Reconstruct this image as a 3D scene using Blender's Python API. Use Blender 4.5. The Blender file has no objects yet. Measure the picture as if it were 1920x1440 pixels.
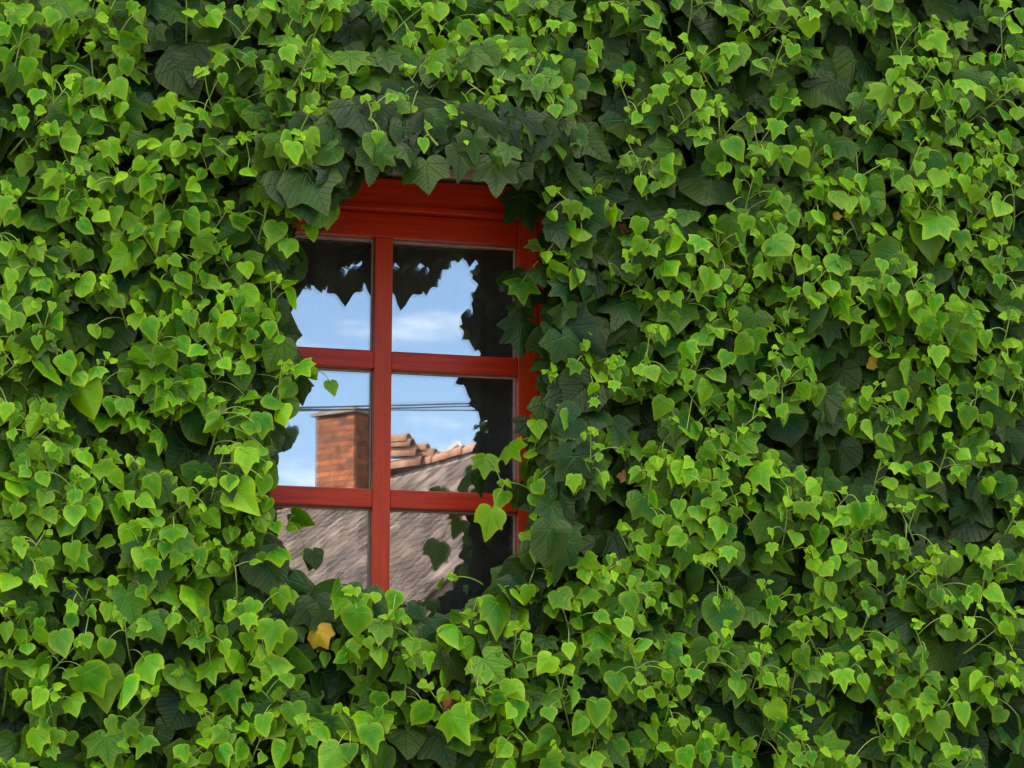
import bpy, bmesh, math, random
import numpy as np
from mathutils import Vector, Matrix
R = math.radians
rng = np.random.default_rng(7)
random.seed(7)
S = bpy.context.scene
C = S.collection

# ------------------------------------------------------------------ camera, sky, sun, exposure
FPX, TH, PS, Z0, DIST = 4500.0, R(11.75), R(13.74), 2.9, 6.0
fw = np.array([math.sin(PS)*math.cos(TH), math.cos(PS)*math.cos(TH), math.sin(TH)])
rt = np.array([math.cos(PS), -math.sin(PS), 0.0])
up = np.cross(rt, fw)
CAM = np.array([0, 0, Z0]) - DIST*fw
cd = bpy.data.cameras.new('camera'); cam = bpy.data.objects.new('camera', cd); C.objects.link(cam)
cd.sensor_width = 36; cd.lens = FPX/1920*36; cd.clip_end = 20000; cd.clip_start = .05
cam.matrix_world = Matrix(((rt[0], up[0], -fw[0], CAM[0]), (rt[1], up[1], -fw[1], CAM[1]), (rt[2], up[2], -fw[2], CAM[2]), (0, 0, 0, 1)))
S.camera = cam

SUN_AZ, SUN_EL = R(-68), R(44)            # azimuth clockwise from +Y: behind the ivy wall, to the left
W = bpy.data.worlds.new('World'); S.world = W; W.use_nodes = True
nt = W.node_tree; nt.nodes.clear()
def nd(tree, typ, **kw):
    n = tree.nodes.new(typ)
    for k, v in kw.items():
        if k == 'inp':
            for a, b in v.items(): n.inputs[a].default_value = b
        else: setattr(n, k, v)
    return n
L = nt.links.new
sky = nd(nt, 'ShaderNodeTexSky', sky_type='NISHITA', sun_disc=False, sun_elevation=SUN_EL, sun_rotation=SUN_AZ % (2*math.pi), air_density=1.0, dust_density=.25, ozone_density=2.2)
tc = nd(nt, 'ShaderNodeTexCoord'); mp = nd(nt, 'ShaderNodeMapping'); mp.inputs['Scale'].default_value = (7, 7, 26); mp.inputs['Location'].default_value = (3.1, 1.7, .4)
no = nd(nt, 'ShaderNodeTexNoise', inp={'Scale': 1.0, 'Detail': 7.0, 'Roughness': .6})
rp = nd(nt, 'ShaderNodeMapRange', interpolation_type='SMOOTHSTEP', inp={'From Min': .52, 'From Max': .74, 'To Max': .75})
mx = nd(nt, 'ShaderNodeMix', data_type='RGBA'); mx.inputs['B'].default_value = (17, 15.7, 13.2, 1)
bg = nd(nt, 'ShaderNodeBackground', inp={'Strength': .10}); ow = nd(nt, 'ShaderNodeOutputWorld')
L(tc.outputs['Generated'], mp.inputs[0]); L(mp.outputs[0], no.inputs[0]); L(no.outputs['Fac'], rp.inputs[0])
sx = nd(nt, 'ShaderNodeSeparateXYZ'); hi_ = nd(nt, 'ShaderNodeMapRange', interpolation_type='SMOOTHSTEP', inp={'From Min': .38, 'From Max': .85, 'To Max': .34})
L(tc.outputs['Generated'], sx.inputs[0]); L(sx.outputs[2], hi_.inputs[0])
lo_ = nd(nt, 'ShaderNodeMapRange', interpolation_type='SMOOTHSTEP', inp={'From Min': .182, 'From Max': .150, 'To Max': .13}); L(sx.outputs[2], lo_.inputs[0])
al = nd(nt, 'ShaderNodeMath', operation='ADD'); L(lo_.outputs[0], al.inputs[0]); L(hi_.outputs[0], al.inputs[1])
mc = nd(nt, 'ShaderNodeMix', data_type='RGBA'); mc.inputs['A'].default_value = (8.5, 8.3, 8.1, 1); mc.inputs['B'].default_value = (17, 15.7, 13.2, 1)
mh = nd(nt, 'ShaderNodeMapRange', inp={'From Min': .3, 'From Max': .6}); L(sx.outputs[2], mh.inputs[0]); L(mh.outputs[0], mc.inputs['Factor']); L(mc.outputs['Result'], mx.inputs['B'])
ad = nd(nt, 'ShaderNodeMath', operation='ADD'); L(no.outputs['Fac'], ad.inputs[0]); L(al.outputs[0], ad.inputs[1]); L(ad.outputs[0], rp.inputs[0])
L(rp.outputs[0], mx.inputs['Factor']); L(sky.outputs[0], mx.inputs['A']); L(mx.outputs['Result'], bg.inputs[0]); L(bg.outputs[0], ow.inputs[0])
sl = bpy.data.lights.new('sun', 'SUN'); sl.energy = 4.6; sl.angle = R(.5); sl.color = (1, .95, .87)
so = bpy.data.objects.new('sun', sl); C.objects.link(so)
sd = Vector((math.sin(SUN_AZ)*math.cos(SUN_EL), math.cos(SUN_AZ)*math.cos(SUN_EL), math.sin(SUN_EL)))
so.rotation_euler = sd.to_track_quat('Z', 'Y').to_euler(); so.location = (-6, 2, 14)
S.view_settings.view_transform = 'Standard'; S.view_settings.look = 'None'; S.view_settings.gamma = 1; S.view_settings.exposure = 1.7
S.cycles.max_bounces = 7; S.cycles.transparent_max_bounces = 12; S.cycles.diffuse_bounces = 4

# ------------------------------------------------------------------ helpers
GY = .172                                   # plane of the outer glass
def un(px, py, y):                          # photo pixel -> point at depth y
    d = fw + (px-960)/FPX*rt - (py-720)/FPX*up
    return CAM + (y-CAM[1])/d[1]*d
def pr(P):
    v = np.asarray(P)-CAM; q = v@fw
    return 960+FPX*(v@rt)/q, 720-FPX*(v@up)/q
def mir(px, py, Y):                         # photo pixel seen in the glass -> real point at y = -Y across the street
    P = un(px, py, 2*GY+Y); P[1] = -Y; return P

def link(name, me, parent=None, mats=()):
    o = bpy.data.objects.new(name, me); C.objects.link(o)
    for m in mats: me.materials.append(m)
    if parent: o.parent = parent
    return o
def empty(name, label, cat, loc=(0, 0, 0), group=None, kind=None):
    o = bpy.data.objects.new(name, None); C.objects.link(o); o.location = loc
    o['label'] = label; o['category'] = cat
    if group: o['group'] = group
    if kind: o['kind'] = kind
    o.empty_display_size = .2
    return o
def poff(p):
    v = Vector((0, 0, 0))
    while p is not None: v += p.location; p = p.parent
    return v
def boxes(name, bl, mat, parent=None, bevel=0.0, smooth=False):
    bm = bmesh.new()
    off = poff(parent)
    for (x0, x1, y0, y1, z0, z1) in bl:
        r = bmesh.ops.create_cube(bm, size=1)
        for v in r['verts']:
            v.co = Vector((x0+(v.co.x+.5)*(x1-x0), y0+(v.co.y+.5)*(y1-y0), z0+(v.co.z+.5)*(z1-z0))) - off
    if bevel: bmesh.ops.bevel(bm, geom=bm.edges[:], offset=bevel, segments=2, profile=.6, affect='EDGES')
    me = bpy.data.meshes.new(name); bm.to_mesh(me); bm.free()
    return link(name, me, parent, [mat])
def pyobj(name, V, F, mats, parent=None, smooth=False, midx=None):
    off = np.array(poff(parent))
    me = bpy.data.meshes.new(name); me.from_pydata([tuple(np.asarray(v)-off) for v in V], [], F)
    if smooth: me.polygons.foreach_set('use_smooth', [True]*len(F))
    if midx: me.polygons.foreach_set('material_index', midx)
    me.update(); return link(name, me, parent, mats)

def mat(name, base=(.5, .5, .5), rough=.6, spec=.5):
    m = bpy.data.materials.new(name); m.use_nodes = True
    b = m.node_tree.nodes['Principled BSDF']
    b.inputs['Base Color'].default_value = (*base, 1); b.inputs['Roughness'].default_value = rough
    b.inputs['Specular IOR Level'].default_value = spec
    return m, m.node_tree, b
def noisy(name, c1, c2, scale=(1, 1, 1), nscale=8, rough=.8, bump=.2, detail=8, lo=.35, hi=.65, spec=.3, bdist=.01):
    m, t, b = mat(name, c1, rough, spec)
    tc = nd(t, 'ShaderNodeTexCoord'); mp = nd(t, 'ShaderNodeMapping'); mp.inputs['Scale'].default_value = scale
    n = nd(t, 'ShaderNodeTexNoise', inp={'Scale': nscale, 'Detail': detail, 'Roughness': .65})
    r = nd(t, 'ShaderNodeValToRGB'); r.color_ramp.elements[0].position = lo; r.color_ramp.elements[1].position = hi
    r.color_ramp.elements[0].color = (*c1, 1); r.color_ramp.elements[1].color = (*c2, 1)
    bu = nd(t, 'ShaderNodeBump', inp={'Strength': bump, 'Distance': bdist})
    l = t.links.new
    l(tc.outputs['Object'], mp.inputs[0]); l(mp.outputs[0], n.inputs[0]); l(n.outputs['Fac'], r.inputs[0]); l(r.outputs[0], b.inputs['Base Color'])
    l(n.outputs['Fac'], bu.inputs['Height']); l(bu.outputs[0], b.inputs['Normal'])
    return m

# ------------------------------------------------------------------ materials
M_paint_h = noisy('red_paint_horizontal', (.38, .012, .001), (.60, .042, .003), (1.2, 20, 20), 5, .36, .15, 8, .3, .7, .3, .001)
M_paint_v = noisy('red_paint_vertical', (.42, .028, .003), (.60, .058, .006), (20, 20, 1.2), 5, .36, .15, 8, .3, .7, .3, .001)
M_putty = noisy('glazing_putty', (.30, .26, .20), (.42, .38, .30), (1, 1, 1), 40, .8, .1)
M_plaster = noisy('old_wall_render', (.10, .045, .028), (.24, .13, .075), (1, 1, 1), 6, .9, .6)
M_stone = noisy('beige_stone', (.44, .32, .22), (.58, .45, .33), (1, 3, 3), 9, .85, .4)
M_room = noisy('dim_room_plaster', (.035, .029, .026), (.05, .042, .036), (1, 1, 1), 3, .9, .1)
M_curtain = noisy('pale_added_curtain', (.56, .51, .50), (.64, .58, .57), (9, 9, .5), 3, .9, .1)
M_tile = noisy('weathered_roof_tile', (.16, .115, .095), (.38, .26, .20), (1.5, 1.5, 1.5), 4.5, .9, .5, 9, .36, .66)
M_ridge = noisy('clay_ridge_tile', (.17, .08, .045), (.34, .19, .12), (1, 1, 1), 5, .85, .4)
M_render2 = noisy('pale_house_render', (.42, .38, .32), (.55, .50, .43), (1, 1, 1), 2, .9, .3)
M_white = noisy('white_house_render', (.62, .62, .60), (.75, .74, .72), (1, 1, 1), 2, .9, .2)
M_asph = noisy('asphalt', (.045, .045, .047), (.075, .073, .07), (1, 1, 1), 5, .9, .4)
M_pave = noisy('pale_paving', (.28, .26, .23), (.4, .37, .33), (1, 1, 1), 4, .9, .4)
M_soil = noisy('dry_ground', (.14, .12, .08), (.2, .17, .12), (1, 1, 1), .6, .95, .4)
M_hill = noisy('haze_tinted_hill', (.08, .115, .17), (.12, .16, .22), (.004, .004, .004), 4, 1, .1)  # distance haze is put into the hill colour as blue-grey
M_cable = mat('black_cable', (.02, .02, .03), .6)[0]
M_dark = mat('dark_window_glass', (.02, .025, .03), .08, .6)[0]
M_wood = noisy('brown_timber', (.10, .06, .035), (.16, .10, .06), (8, 8, .6), 4, .8, .4)
M_cap = noisy('chimney_cap_concrete', (.12, .10, .08), (.24, .20, .15), (1, 1, 1), 7, .9, .4)
# brick, in object space of the chimney (u along the face, v up)
def brick_mat():
    m, t, b = mat('old_brick', (.4, .15, .08), .9, .2)
    uv = nd(t, 'ShaderNodeUVMap'); uv.uv_map = 'UVMap'
    br = nd(t, 'ShaderNodeTexBrick', inp={'Scale': 1.0, 'Mortar Size': .008, 'Mortar Smooth': .2, 'Bias': -.1, 'Brick Width': .25, 'Row Height': .072,
            'Color1': (.34, .105, .04, 1), 'Color2': (.10, .042, .028, 1), 'Mortar': (.13, .085, .06, 1)})
    n = nd(t, 'ShaderNodeTexNoise', inp={'Scale': 7.0, 'Detail': 8.0})
    mm = nd(t, 'ShaderNodeMix', data_type='RGBA', blend_type='MULTIPLY', inp={'Factor': .8})
    rr = nd(t, 'ShaderNodeValToRGB'); rr.color_ramp.elements[0].position = .3; rr.color_ramp.elements[0].color = (.35, .3, .28, 1); rr.color_ramp.elements[1].position = .6; rr.color_ramp.elements[1].color = (1.1, 1.05, 1, 1)
    bu = nd(t, 'ShaderNodeBump', inp={'Strength': .8, 'Distance': .02})
    l = t.links.new
    l(uv.outputs[0], br.inputs[0]); l(uv.outputs[0], n.inputs[0]); l(n.outputs[0], rr.inputs[0]); l(br.outputs[0], mm.inputs['A']); l(rr.outputs[0], mm.inputs['B'])
    l(mm.outputs['Result'], b.inputs['Base Color']); l(br.outputs['Fac'], bu.inputs['Height']); bu.invert = True; l(bu.outputs[0], b.inputs['Normal'])
    return m
M_brick = brick_mat()
def glass_mat():
    m = bpy.data.materials.new('window_glass'); m.use_nodes = True; t = m.node_tree; t.nodes.clear()
    g = nd(t, 'ShaderNodeBsdfGlossy', inp={'Color': (.96, .98, 1, 1), 'Roughness': 0.0}); tr = nd(t, 'ShaderNodeBsdfTransparent', inp={'Color': (.80, .82, .82, 1)})
    fr = nd(t, 'ShaderNodeLayerWeight', inp={'Blend': .3}); mr = nd(t, 'ShaderNodeMapRange', inp={'To Min': GLASS_R, 'To Max': 1.0})
    ms = nd(t, 'ShaderNodeMixShader'); o = nd(t, 'ShaderNodeOutputMaterial')
    n = nd(t, 'ShaderNodeTexNoise', inp={'Scale': 3.0, 'Detail': 1.0}); bu = nd(t, 'ShaderNodeBump', inp={'Strength': .03, 'Distance': .004}); tc = nd(t, 'ShaderNodeTexCoord')
    l = t.links.new
    l(tc.outputs['Object'], n.inputs[0]); l(n.outputs[0], bu.inputs['Height']); l(bu.outputs[0], g.inputs['Normal'])
    l(fr.outputs['Fresnel'], mr.inputs[0]); l(mr.outputs[0], ms.inputs[0]); l(tr.outputs[0], ms.inputs[1]); l(g.outputs[0], ms.inputs[2]); l(ms.outputs[0], o.inputs[0])
    return m
GLASS_R = .37
M_glass = glass_mat()

def leaf_mat(name, ca, cb, rimc, veinc, rimw, veinw, rough, transl, under, vbump, spec=.4):
    """leaf blade: UV = blade coordinates (petiole at 0,0, tip at 0,1); tint = (hue, value, rim, -)"""
    m, t, b = mat(name, ca, rough, spec); l = t.links.new
    uv = nd(t, 'ShaderNodeUVMap'); uv.uv_map = 'blade'; sp = nd(t, 'ShaderNodeSeparateXYZ'); l(uv.outputs[0], sp.inputs[0])
    at = nd(t, 'ShaderNodeAttribute', attribute_name='tint'); sc = nd(t, 'ShaderNodeSeparateColor'); l(at.outputs['Color'], sc.inputs[0])
    def ma(op, a, bb=None, c=None):
        n = nd(t, 'ShaderNodeMath', operation=op)
        for i, v in enumerate((a, bb, c)):
            if v is None: continue
            if isinstance(v, (int, float)): n.inputs[i].default_value = v
            else: l(v, n.inputs[i])
        return n.outputs[0]
    ax = ma('ABSOLUTE', sp.outputs[0]); y = sp.outputs[1]
    r = ma('SQRT', ma('ADD', ma('MULTIPLY', ax, ax), ma('MULTIPLY', y, y)))
    ang = ma('ARCTAN2', ax, y)
    d = None
    for v in (0, .72, 1.62):
        q = ma('MULTIPLY', r, ma('ABSOLUTE', ma('SINE', ma('SUBTRACT', ang, v))))
        if v == 0: q = ma('ADD', q, ma('MULTIPLY', ma('GREATER_THAN', ang, 1.3), 1.0))
        d = q if d is None else ma('MINIMUM', d, q)
    w = ma('MAXIMUM', ma('MULTIPLY', ma('SUBTRACT', 1.15, r), .022), .004)
    v1 = ma('SUBTRACT', 1.0, ma('MINIMUM', ma('DIVIDE', d, w), 1.0))
    s2 = ma('PINGPONG', ma('SUBTRACT', y, ma('MULTIPLY', ax, .85)), .075)
    v2 = ma('MULTIPLY', ma('SUBTRACT', 1.0, ma('MINIMUM', ma('DIVIDE', s2, .010), 1.0)), .38)
    vein = ma('MAXIMUM', v1, v2)
    base = nd(t, 'ShaderNodeMix', data_type='RGBA'); base.inputs['A'].default_value = (*ca, 1); base.inputs['B'].default_value = (*cb, 1)
    no = nd(t, 'ShaderNodeTexNoise', inp={'Scale': 26.0, 'Detail': 4.0}); tcc = nd(t, 'ShaderNodeTexCoord'); l(tcc.outputs['Object'], no.inputs[0])
    l(ma('MAXIMUM', 0.0, ma('MINIMUM', 1.0, ma('ADD', sc.outputs[0], ma('MULTIPLY', ma('SUBTRACT', no.outputs['Fac'], .5), 1.1)))), base.inputs['Factor'])
    rm = nd(t, 'ShaderNodeMix', data_type='RGBA'); rm.inputs['B'].default_value = (*rimc, 1); l(base.outputs['Result'], rm.inputs['A'])
    l(ma('MULTIPLY', ma('POWER', sc.outputs[2], 5.0), rimw), rm.inputs['Factor'])
    vm = nd(t, 'ShaderNodeMix', data_type='RGBA'); vm.inputs['B'].default_value = (*veinc, 1); l(rm.outputs['Result'], vm.inputs['A'])
    l(ma('MULTIPLY', vein, veinw), vm.inputs['Factor'])
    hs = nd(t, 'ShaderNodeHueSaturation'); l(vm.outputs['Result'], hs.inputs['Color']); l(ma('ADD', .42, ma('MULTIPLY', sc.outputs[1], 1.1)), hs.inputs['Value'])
    ge = nd(t, 'ShaderNodeNewGeometry'); bk = nd(t, 'ShaderNodeMix', data_type='RGBA'); bk.inputs['B'].default_value = (*under, 1)
    l(ma('MULTIPLY', ge.outputs['Backfacing'], .7), bk.inputs['Factor']); l(hs.outputs['Color'], bk.inputs['A'])
    l(bk.outputs['Result'], b.inputs['Base Color'])
    bu = nd(t, 'ShaderNodeBump', inp={'Strength': vbump, 'Distance': .004}); bu.invert = True; l(ma('ADD', vein, ma('MULTIPLY', no.outputs['Fac'], .8)), bu.inputs['Height']); l(bu.outputs[0], b.inputs['Normal'])
    tr = nd(t, 'ShaderNodeBsdfTranslucent'); l(bk.outputs['Result'], tr.inputs[0]); ms = nd(t, 'ShaderNodeMixShader', inp={0: transl})
    out = t.nodes['Material Output']; l(b.outputs[0], ms.inputs[1]); l(tr.outputs[0], ms.inputs[2]); l(ms.outputs[0], out.inputs[0])
    return m
M_young = leaf_mat('young_ivy_leaf', (.024, .195, .003), (.158, .358, .002), (.29, .42, .004), (.30, .50, .05), .8, .4, .36, .20, (.13, .27, .03), .55, .24)
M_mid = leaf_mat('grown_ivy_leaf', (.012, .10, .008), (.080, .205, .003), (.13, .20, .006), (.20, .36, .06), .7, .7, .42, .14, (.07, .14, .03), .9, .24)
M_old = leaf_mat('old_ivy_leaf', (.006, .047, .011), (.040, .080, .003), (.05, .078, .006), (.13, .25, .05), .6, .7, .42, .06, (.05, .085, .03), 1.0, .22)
M_yellow = leaf_mat('yellowed_ivy_leaf', (.40, .22, .002), (.16, .19, .002), (.26, .14, .02), (.5, .45, .06), .7, .6, .5, .2, (.5, .3, .03), .4)
M_dry = noisy('dry_brown_leaf', (.22, .07, .025), (.42, .18, .07), (1, 1, 1), 30, .8, .4)
M_stem = noisy('green_ivy_stem', (.20, .34, .05), (.34, .46, .10), (1, 1, 1), 20, .5, .1)
M_vine = noisy('woody_ivy_stem', (.07, .045, .03), (.14, .09, .055), (1, 1, 1), 25, .85, .5)

# ------------------------------------------------------------------ setting: ground, street, pavements
def sheet(name, x0, x1, y0, y1, z, m, n=1):
    o = pyobj(name, [(x0, y0, z), (x1, y0, z), (x1, y1, z), (x0, y1, z)], [(0, 1, 2, 3)], [m]); o['kind'] = 'structure'; return o
sheet('ground', -9000, 9000, -9000, 3000, -.13, M_soil)
sheet('street', -60, 60, -11, -2.2, -.12, M_asph)
for nm, y0, y1 in (('pavement', -2.2, 0), ('pavement', -13.5, -11)):
    o = boxes(nm, [(-60, 60, y0, y1, -.125, 0)], M_pave, None, .01); o['kind'] = 'structure'
# far hills seen in the glass
hv, hf = [], []
for i in range(401):
    a = R(-60+i*.3); rr = 4200
    px_h = 150+90*math.sin(i*.31)+60*math.sin(i*.83+1)+40*math.sin(i*1.9)
    azd = math.degrees(a)
    px_h = 120+px_h*.3+625*math.exp(-((azd-11.3)/.7)**2)+400*math.exp(-((azd-12.9)/.9)**2)
    cx, cy = CAM[0]+rr*math.sin(a), -CAM[1]-rr*math.cos(a)
    hv += [(cx, cy, -10), (cx*1.0, cy*1.0, px_h), (CAM[0]+(rr+1500)*math.sin(a), -(rr+1500)*math.cos(a), -10)]
for i in range(400):
    a = i*3; b2 = a+3
    hf += [(a, b2, b2+1, a+1), (a+1, b2+1, b2+2, a+2)]
o = pyobj('hills', hv, hf, [M_hill], None, True); o['kind'] = 'structure'

# ------------------------------------------------------------------ the ivy-covered house with its window
house = empty('ivy_covered_house', 'house wall smothered in ivy around a single red framed window', 'house', (0, 0, 0))
X0, X1, ZB, ZT = -.80, .136, 2.16, 3.462    # opening in the wall
WL, WR, WT, WD = -7.0, 7.0, 7.2, 8.0
boxes('wall', [(WL, X0, 0, .34, -.12, WT), (X1, WR, 0, .34, -.12, WT), (X0, X1, 0, .34, -.12, ZB), (X0, X1, 0, .34, ZT+.10, WT),
               (WL, WL+.3, .34, WD, -.12, WT), (WR-.3, WR, .34, WD, -.12, WT), (WL+.3, WR-.3, WD-.3, WD, -.12, WT)], M_plaster, house)
boxes('lintel', [(X0-.12, X1+.12, -.012, .12, ZT+.014, ZT+.10), (X0, X1, .12, .34, ZT, ZT+.10), (X0-.12, X1+.12, -.03, -.012, ZT+.05, ZT+.10)], M_stone, house, .004)
pyobj('roof', [(WL-.3, -.4, WT), (WR+.3, -.4, WT), (WR+.3, 4, WT+2.2), (WL-.3, 4, WT+2.2), (WL-.3, 8.4, WT), (WR+.3, 8.4, WT),
               (WL-.3, -.4, WT+.2), (WR+.3, -.4, WT+.2), (WR+.3, 4, WT+2.4), (WL-.3, 4, WT+2.4), (WL-.3, 8.4, WT+.2), (WR+.3, 8.4, WT+.2)],
      [(0, 3, 2, 1), (3, 4, 5, 2), (6, 7, 8, 9), (9, 8, 11, 10), (0, 1, 7, 6), (4, 10, 11, 5), (0, 6, 9, 3), (3, 9, 10, 4), (1, 2, 8, 7), (2, 5, 11, 8)], [M_tile], house)
FY = .14
# frame (window part), sash rails, muntins, panes
win = boxes('window', [(X0+.004, X1-.018, .125, .20, 3.362, ZT-.012), (X0+.004, -.704, .125, .20, 2.20, 3.362), (.104, X1-.018, .125, .20, 2.20, 3.362)], M_paint_h, house, .004)
win['label'] = 'red painted casement window of six panes'
boxes('window_sill', [(X0-.02, X1+.02, -.05, .124, 2.12, ZB-.002)], M_stone, win, .006)
boxes('sill_board', [(X0+.004, X1-.018, .085, .20, 2.162, 2.198)], M_paint_h, win, .004)
# raised bead under the head board
boxes('head_moulding', [(X0+.006, X1-.02, .114, .1245, 3.362, 3.378)], M_paint_h, win, .003)
boxes('top_rail', [(-.652, .050, FY, .205, 3.297, 3.3605)], M_paint_h, win, .003)
boxes('bottom_rail', [(-.652, .050, FY, .205, 2.2, 2.298)], M_paint_h, win, .003)
boxes('stile', [(-.7025, -.6525, FY, .205, 2.2, 3.3605)], M_paint_v, win, .003)
boxes('stile', [(.0505, .1025, FY, .205, 2.2, 3.3605)], M_paint_v, win, .003)
boxes('muntin', [(-.325, -.279, FY, .205, 2.2985, 3.2965)], M_paint_v, win, .0035)
for (z0, z1) in ((2.953, 3.0), (2.598, 2.645)):
    for (a, b_) in ((-.6522, -.3252), (-.2788, .0502)):
        boxes('muntin', [(a, b_, FY+.0012, .205, z0, z1)], M_paint_h, win, .0035)
for (a, b_) in ((-.652, -.325), (-.279, .050)):
    for (z0, z1) in ((3.0, 3.297), (2.645, 2.953), (2.298, 2.598)):
        k = .004
        tl = [rng.normal(0, .00012) for _ in range(3)]
        V = []
        for yy, s in ((GY, 0), (GY+.013, 1)):
            for (x, z) in ((a+k, z0+k), (b_-k, z0+k), (b_-k, z1-k), (a+k, z1-k)):
                V.append((x, yy+s*(tl[0]*2*(x-a)/(b_-a)+tl[1]*2*(z-z0)/(z1-z0)), z))
        pane = pyobj('pane', V, [(0, 1, 2, 3), (4, 5, 6, 7)], [M_glass], win)
        w = .0045
        boxes('glazing_bead', [(a+.0005, a+w, GY-.004, GY-.0005, z0+.0005, z1-.0005), (b_-w, b_-.0005, GY-.004, GY-.0005, z0+.0005, z1-.0005),
                              (a+w, b_-w, GY-.004, GY-.0005, z1-w, z1-.0005)], M_putty, win)
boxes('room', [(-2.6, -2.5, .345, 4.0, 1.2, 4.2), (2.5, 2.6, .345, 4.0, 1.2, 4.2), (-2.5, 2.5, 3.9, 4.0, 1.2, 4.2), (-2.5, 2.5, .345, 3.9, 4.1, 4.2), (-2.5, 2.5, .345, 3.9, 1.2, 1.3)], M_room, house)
cv, cf = [], []
for i in range(140):
    x = -.85+i*1.05/139; yy = .42+.010*math.sin(i*.45)+.004*math.sin(i*1.3)
    cv += [(x, yy-.15, 2.05), (x, yy-.15, 3.55)]
for i in range(139): cf.append((2*i, 2*i+2, 2*i+3, 2*i+1))
pyobj('added_curtain', cv, cf, [M_curtain], house, True)  # pale sheet added close behind the glass to lift dark panes to grey

# ------------------------------------------------------------------ across the street, seen in the glass
YH = 24.0
A = mir(560, 944, YH+.7); B = mir(905, 846, YH-.7)           # the verge climbs to the right
u = Vector((B[0]-A[0], B[1]-A[1], 0)); SLP = (B[2]-A[2])/u.length; u.normalize()
def H(uu): return A[2]+SLP*uu
hz = H(1.4)
dn = Vector((-u.y, u.x, 0)); dn = dn if dn.y > 0 else -dn      # down the slope, towards the street
Am = Vector((A[0], A[1], A[2]))
opp = empty('tiled_house', 'house across the street with weathered barrel-tile roof, mirrored in the glass', 'house', tuple((Am+u*2+dn*3)-Vector((0, 0, Am.z+.12))))
PIT = math.tan(R(25)); UL, UR, RL = -3.6, 4.4, 7.0
rv, rf = [], []
CW, RW = .125, .30
ncol = int((UR-UL)/CW); sub = 6; nrow = int(RL/RW)
nx = ncol*sub+1
jit = rng.normal(0, .010, (nrow+1, ncol+1)); jit2 = rng.normal(0, .012, (nrow+1, ncol+1))
for r_ in range(nrow):
    for e in (0, 1):
        for i in range(nx):
            c = min(i//sub, ncol-1); ph = i/sub
            s = (r_+e)*RW + (0.02*e) + jit2[r_, c]*e*.8
            hgt = .010*abs(math.sin(math.pi*ph))**.7 + (.006 if e else -.003) + jit[r_, c]*.22
            p = Am + u*(UL+ph*CW+jit2[r_, c]*.25) + dn*s
            rv.append((p.x, p.y, H(UL+ph*CW) - s*PIT + hgt))
for r_ in range(nrow):
    for i in range(nx-1):
        a0 = (r_*2)*nx+i; rf.append((a0, a0+nx, a0+nx+1, a0+1))
        if r_ < nrow-1:
            b0 = (r_*2+1)*nx+i; rf.append((b0, b0+nx, b0+nx+1, b0+1))
M_slope, t_, b_ = mat('weathered_tile_rows', (.2, .15, .12), .9, .2)
tc_ = nd(t_, 'ShaderNodeTexCoord'); mp_ = nd(t_, 'ShaderNodeMapping', vector_type='TEXTURE'); mp_.inputs['Rotation'].default_value = (0, 0, math.atan2(u.y, u.x)+math.pi/2)
bt_ = nd(t_, 'ShaderNodeTexBrick', inp={'Scale': 1.0, 'Mortar Size': .010, 'Mortar Smooth': .3, 'Bias': 0.0, 'Brick Width': .50, 'Row Height': .13,
         'Color1': (.25, .185, .15, 1), 'Color2': (.12, .095, .082, 1), 'Mortar': (.33, .27, .235, 1)})
ns_ = nd(t_, 'ShaderNodeTexNoise', inp={'Scale': 9.0, 'Detail': 12.0, 'Roughness': .75}); rr_ = nd(t_, 'ShaderNodeValToRGB')
rr_.color_ramp.elements[0].position = .38; rr_.color_ramp.elements[0].color = (.72, .72, .73, 1); rr_.color_ramp.elements[1].position = .64; rr_.color_ramp.elements[1].color = (1.15, 1.1, 1.07, 1)
mu_ = nd(t_, 'ShaderNodeMix', data_type='RGBA', blend_type='MULTIPLY', inp={'Factor': 1.0}); l_ = t_.links.new
l_(tc_.outputs['Object'], mp_.inputs[0]); l_(mp_.outputs[0], bt_.inputs[0]); l_(tc_.outputs['Object'], ns_.inputs[0]); l_(ns_.outputs['Fac'], rr_.inputs[0])
l_(bt_.outputs['Color'], mu_.inputs['A']); l_(rr_.outputs[0], mu_.inputs['B']); l_(mu_.outputs['Result'], b_.inputs['Base Color'])
roof = pyobj('roof', rv, rf, [M_slope], opp, True)
# underside and rear slope
def slab(name, P, th, m, parent):
    V = [p for p in P]+[(p[0], p[1], p[2]-th) for p in P]; n = len(P)
    return pyobj(name, V, [tuple(range(n)), tuple(range(2*n-1, n-1, -1))]+[(i, i+n, (i+1) % n+n, (i+1) % n) for i in range(n)], [m], parent)
def q(uu, dd, z): p = Am+u*uu+dn*dd; return (p.x, p.y, z)
slab('rear_slope', [q(UL, 0, H(UL)-.03), q(UR, 0, H(UR)-.03), q(UR, -RL, H(UR)-RL*PIT), q(UL, -RL, H(UL)-RL*PIT)], .1, M_tile, opp)
slab('soffit', [q(UL+.05, .02, H(UL)-.06), q(UL+.05, RL-.1, H(UL)-.06-RL*PIT), q(UR-.05, RL-.1, H(UR)-.06-RL*PIT), q(UR-.05, .02, H(UR)-.06)], .1, M_wood, opp)
ezl, ezr = H(UL)-RL*PIT-.05, H(UR)-RL*PIT-.05
pv = [q(UL+.5, RL-.6, -.12), q(UR-.5, RL-.6, -.12), q(UR-.5, -RL+.6, -.12), q(UL+.5, -RL+.6, -.12)]
pt = [(p[0], p[1], (ezl, ezr, ezr, ezl)[i]+.12) for i, p in enumerate(pv)]
gl = [q(UL+.5, 0, H(UL)-.25), q(UR-.5, 0, H(UR)-.25)]
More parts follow.
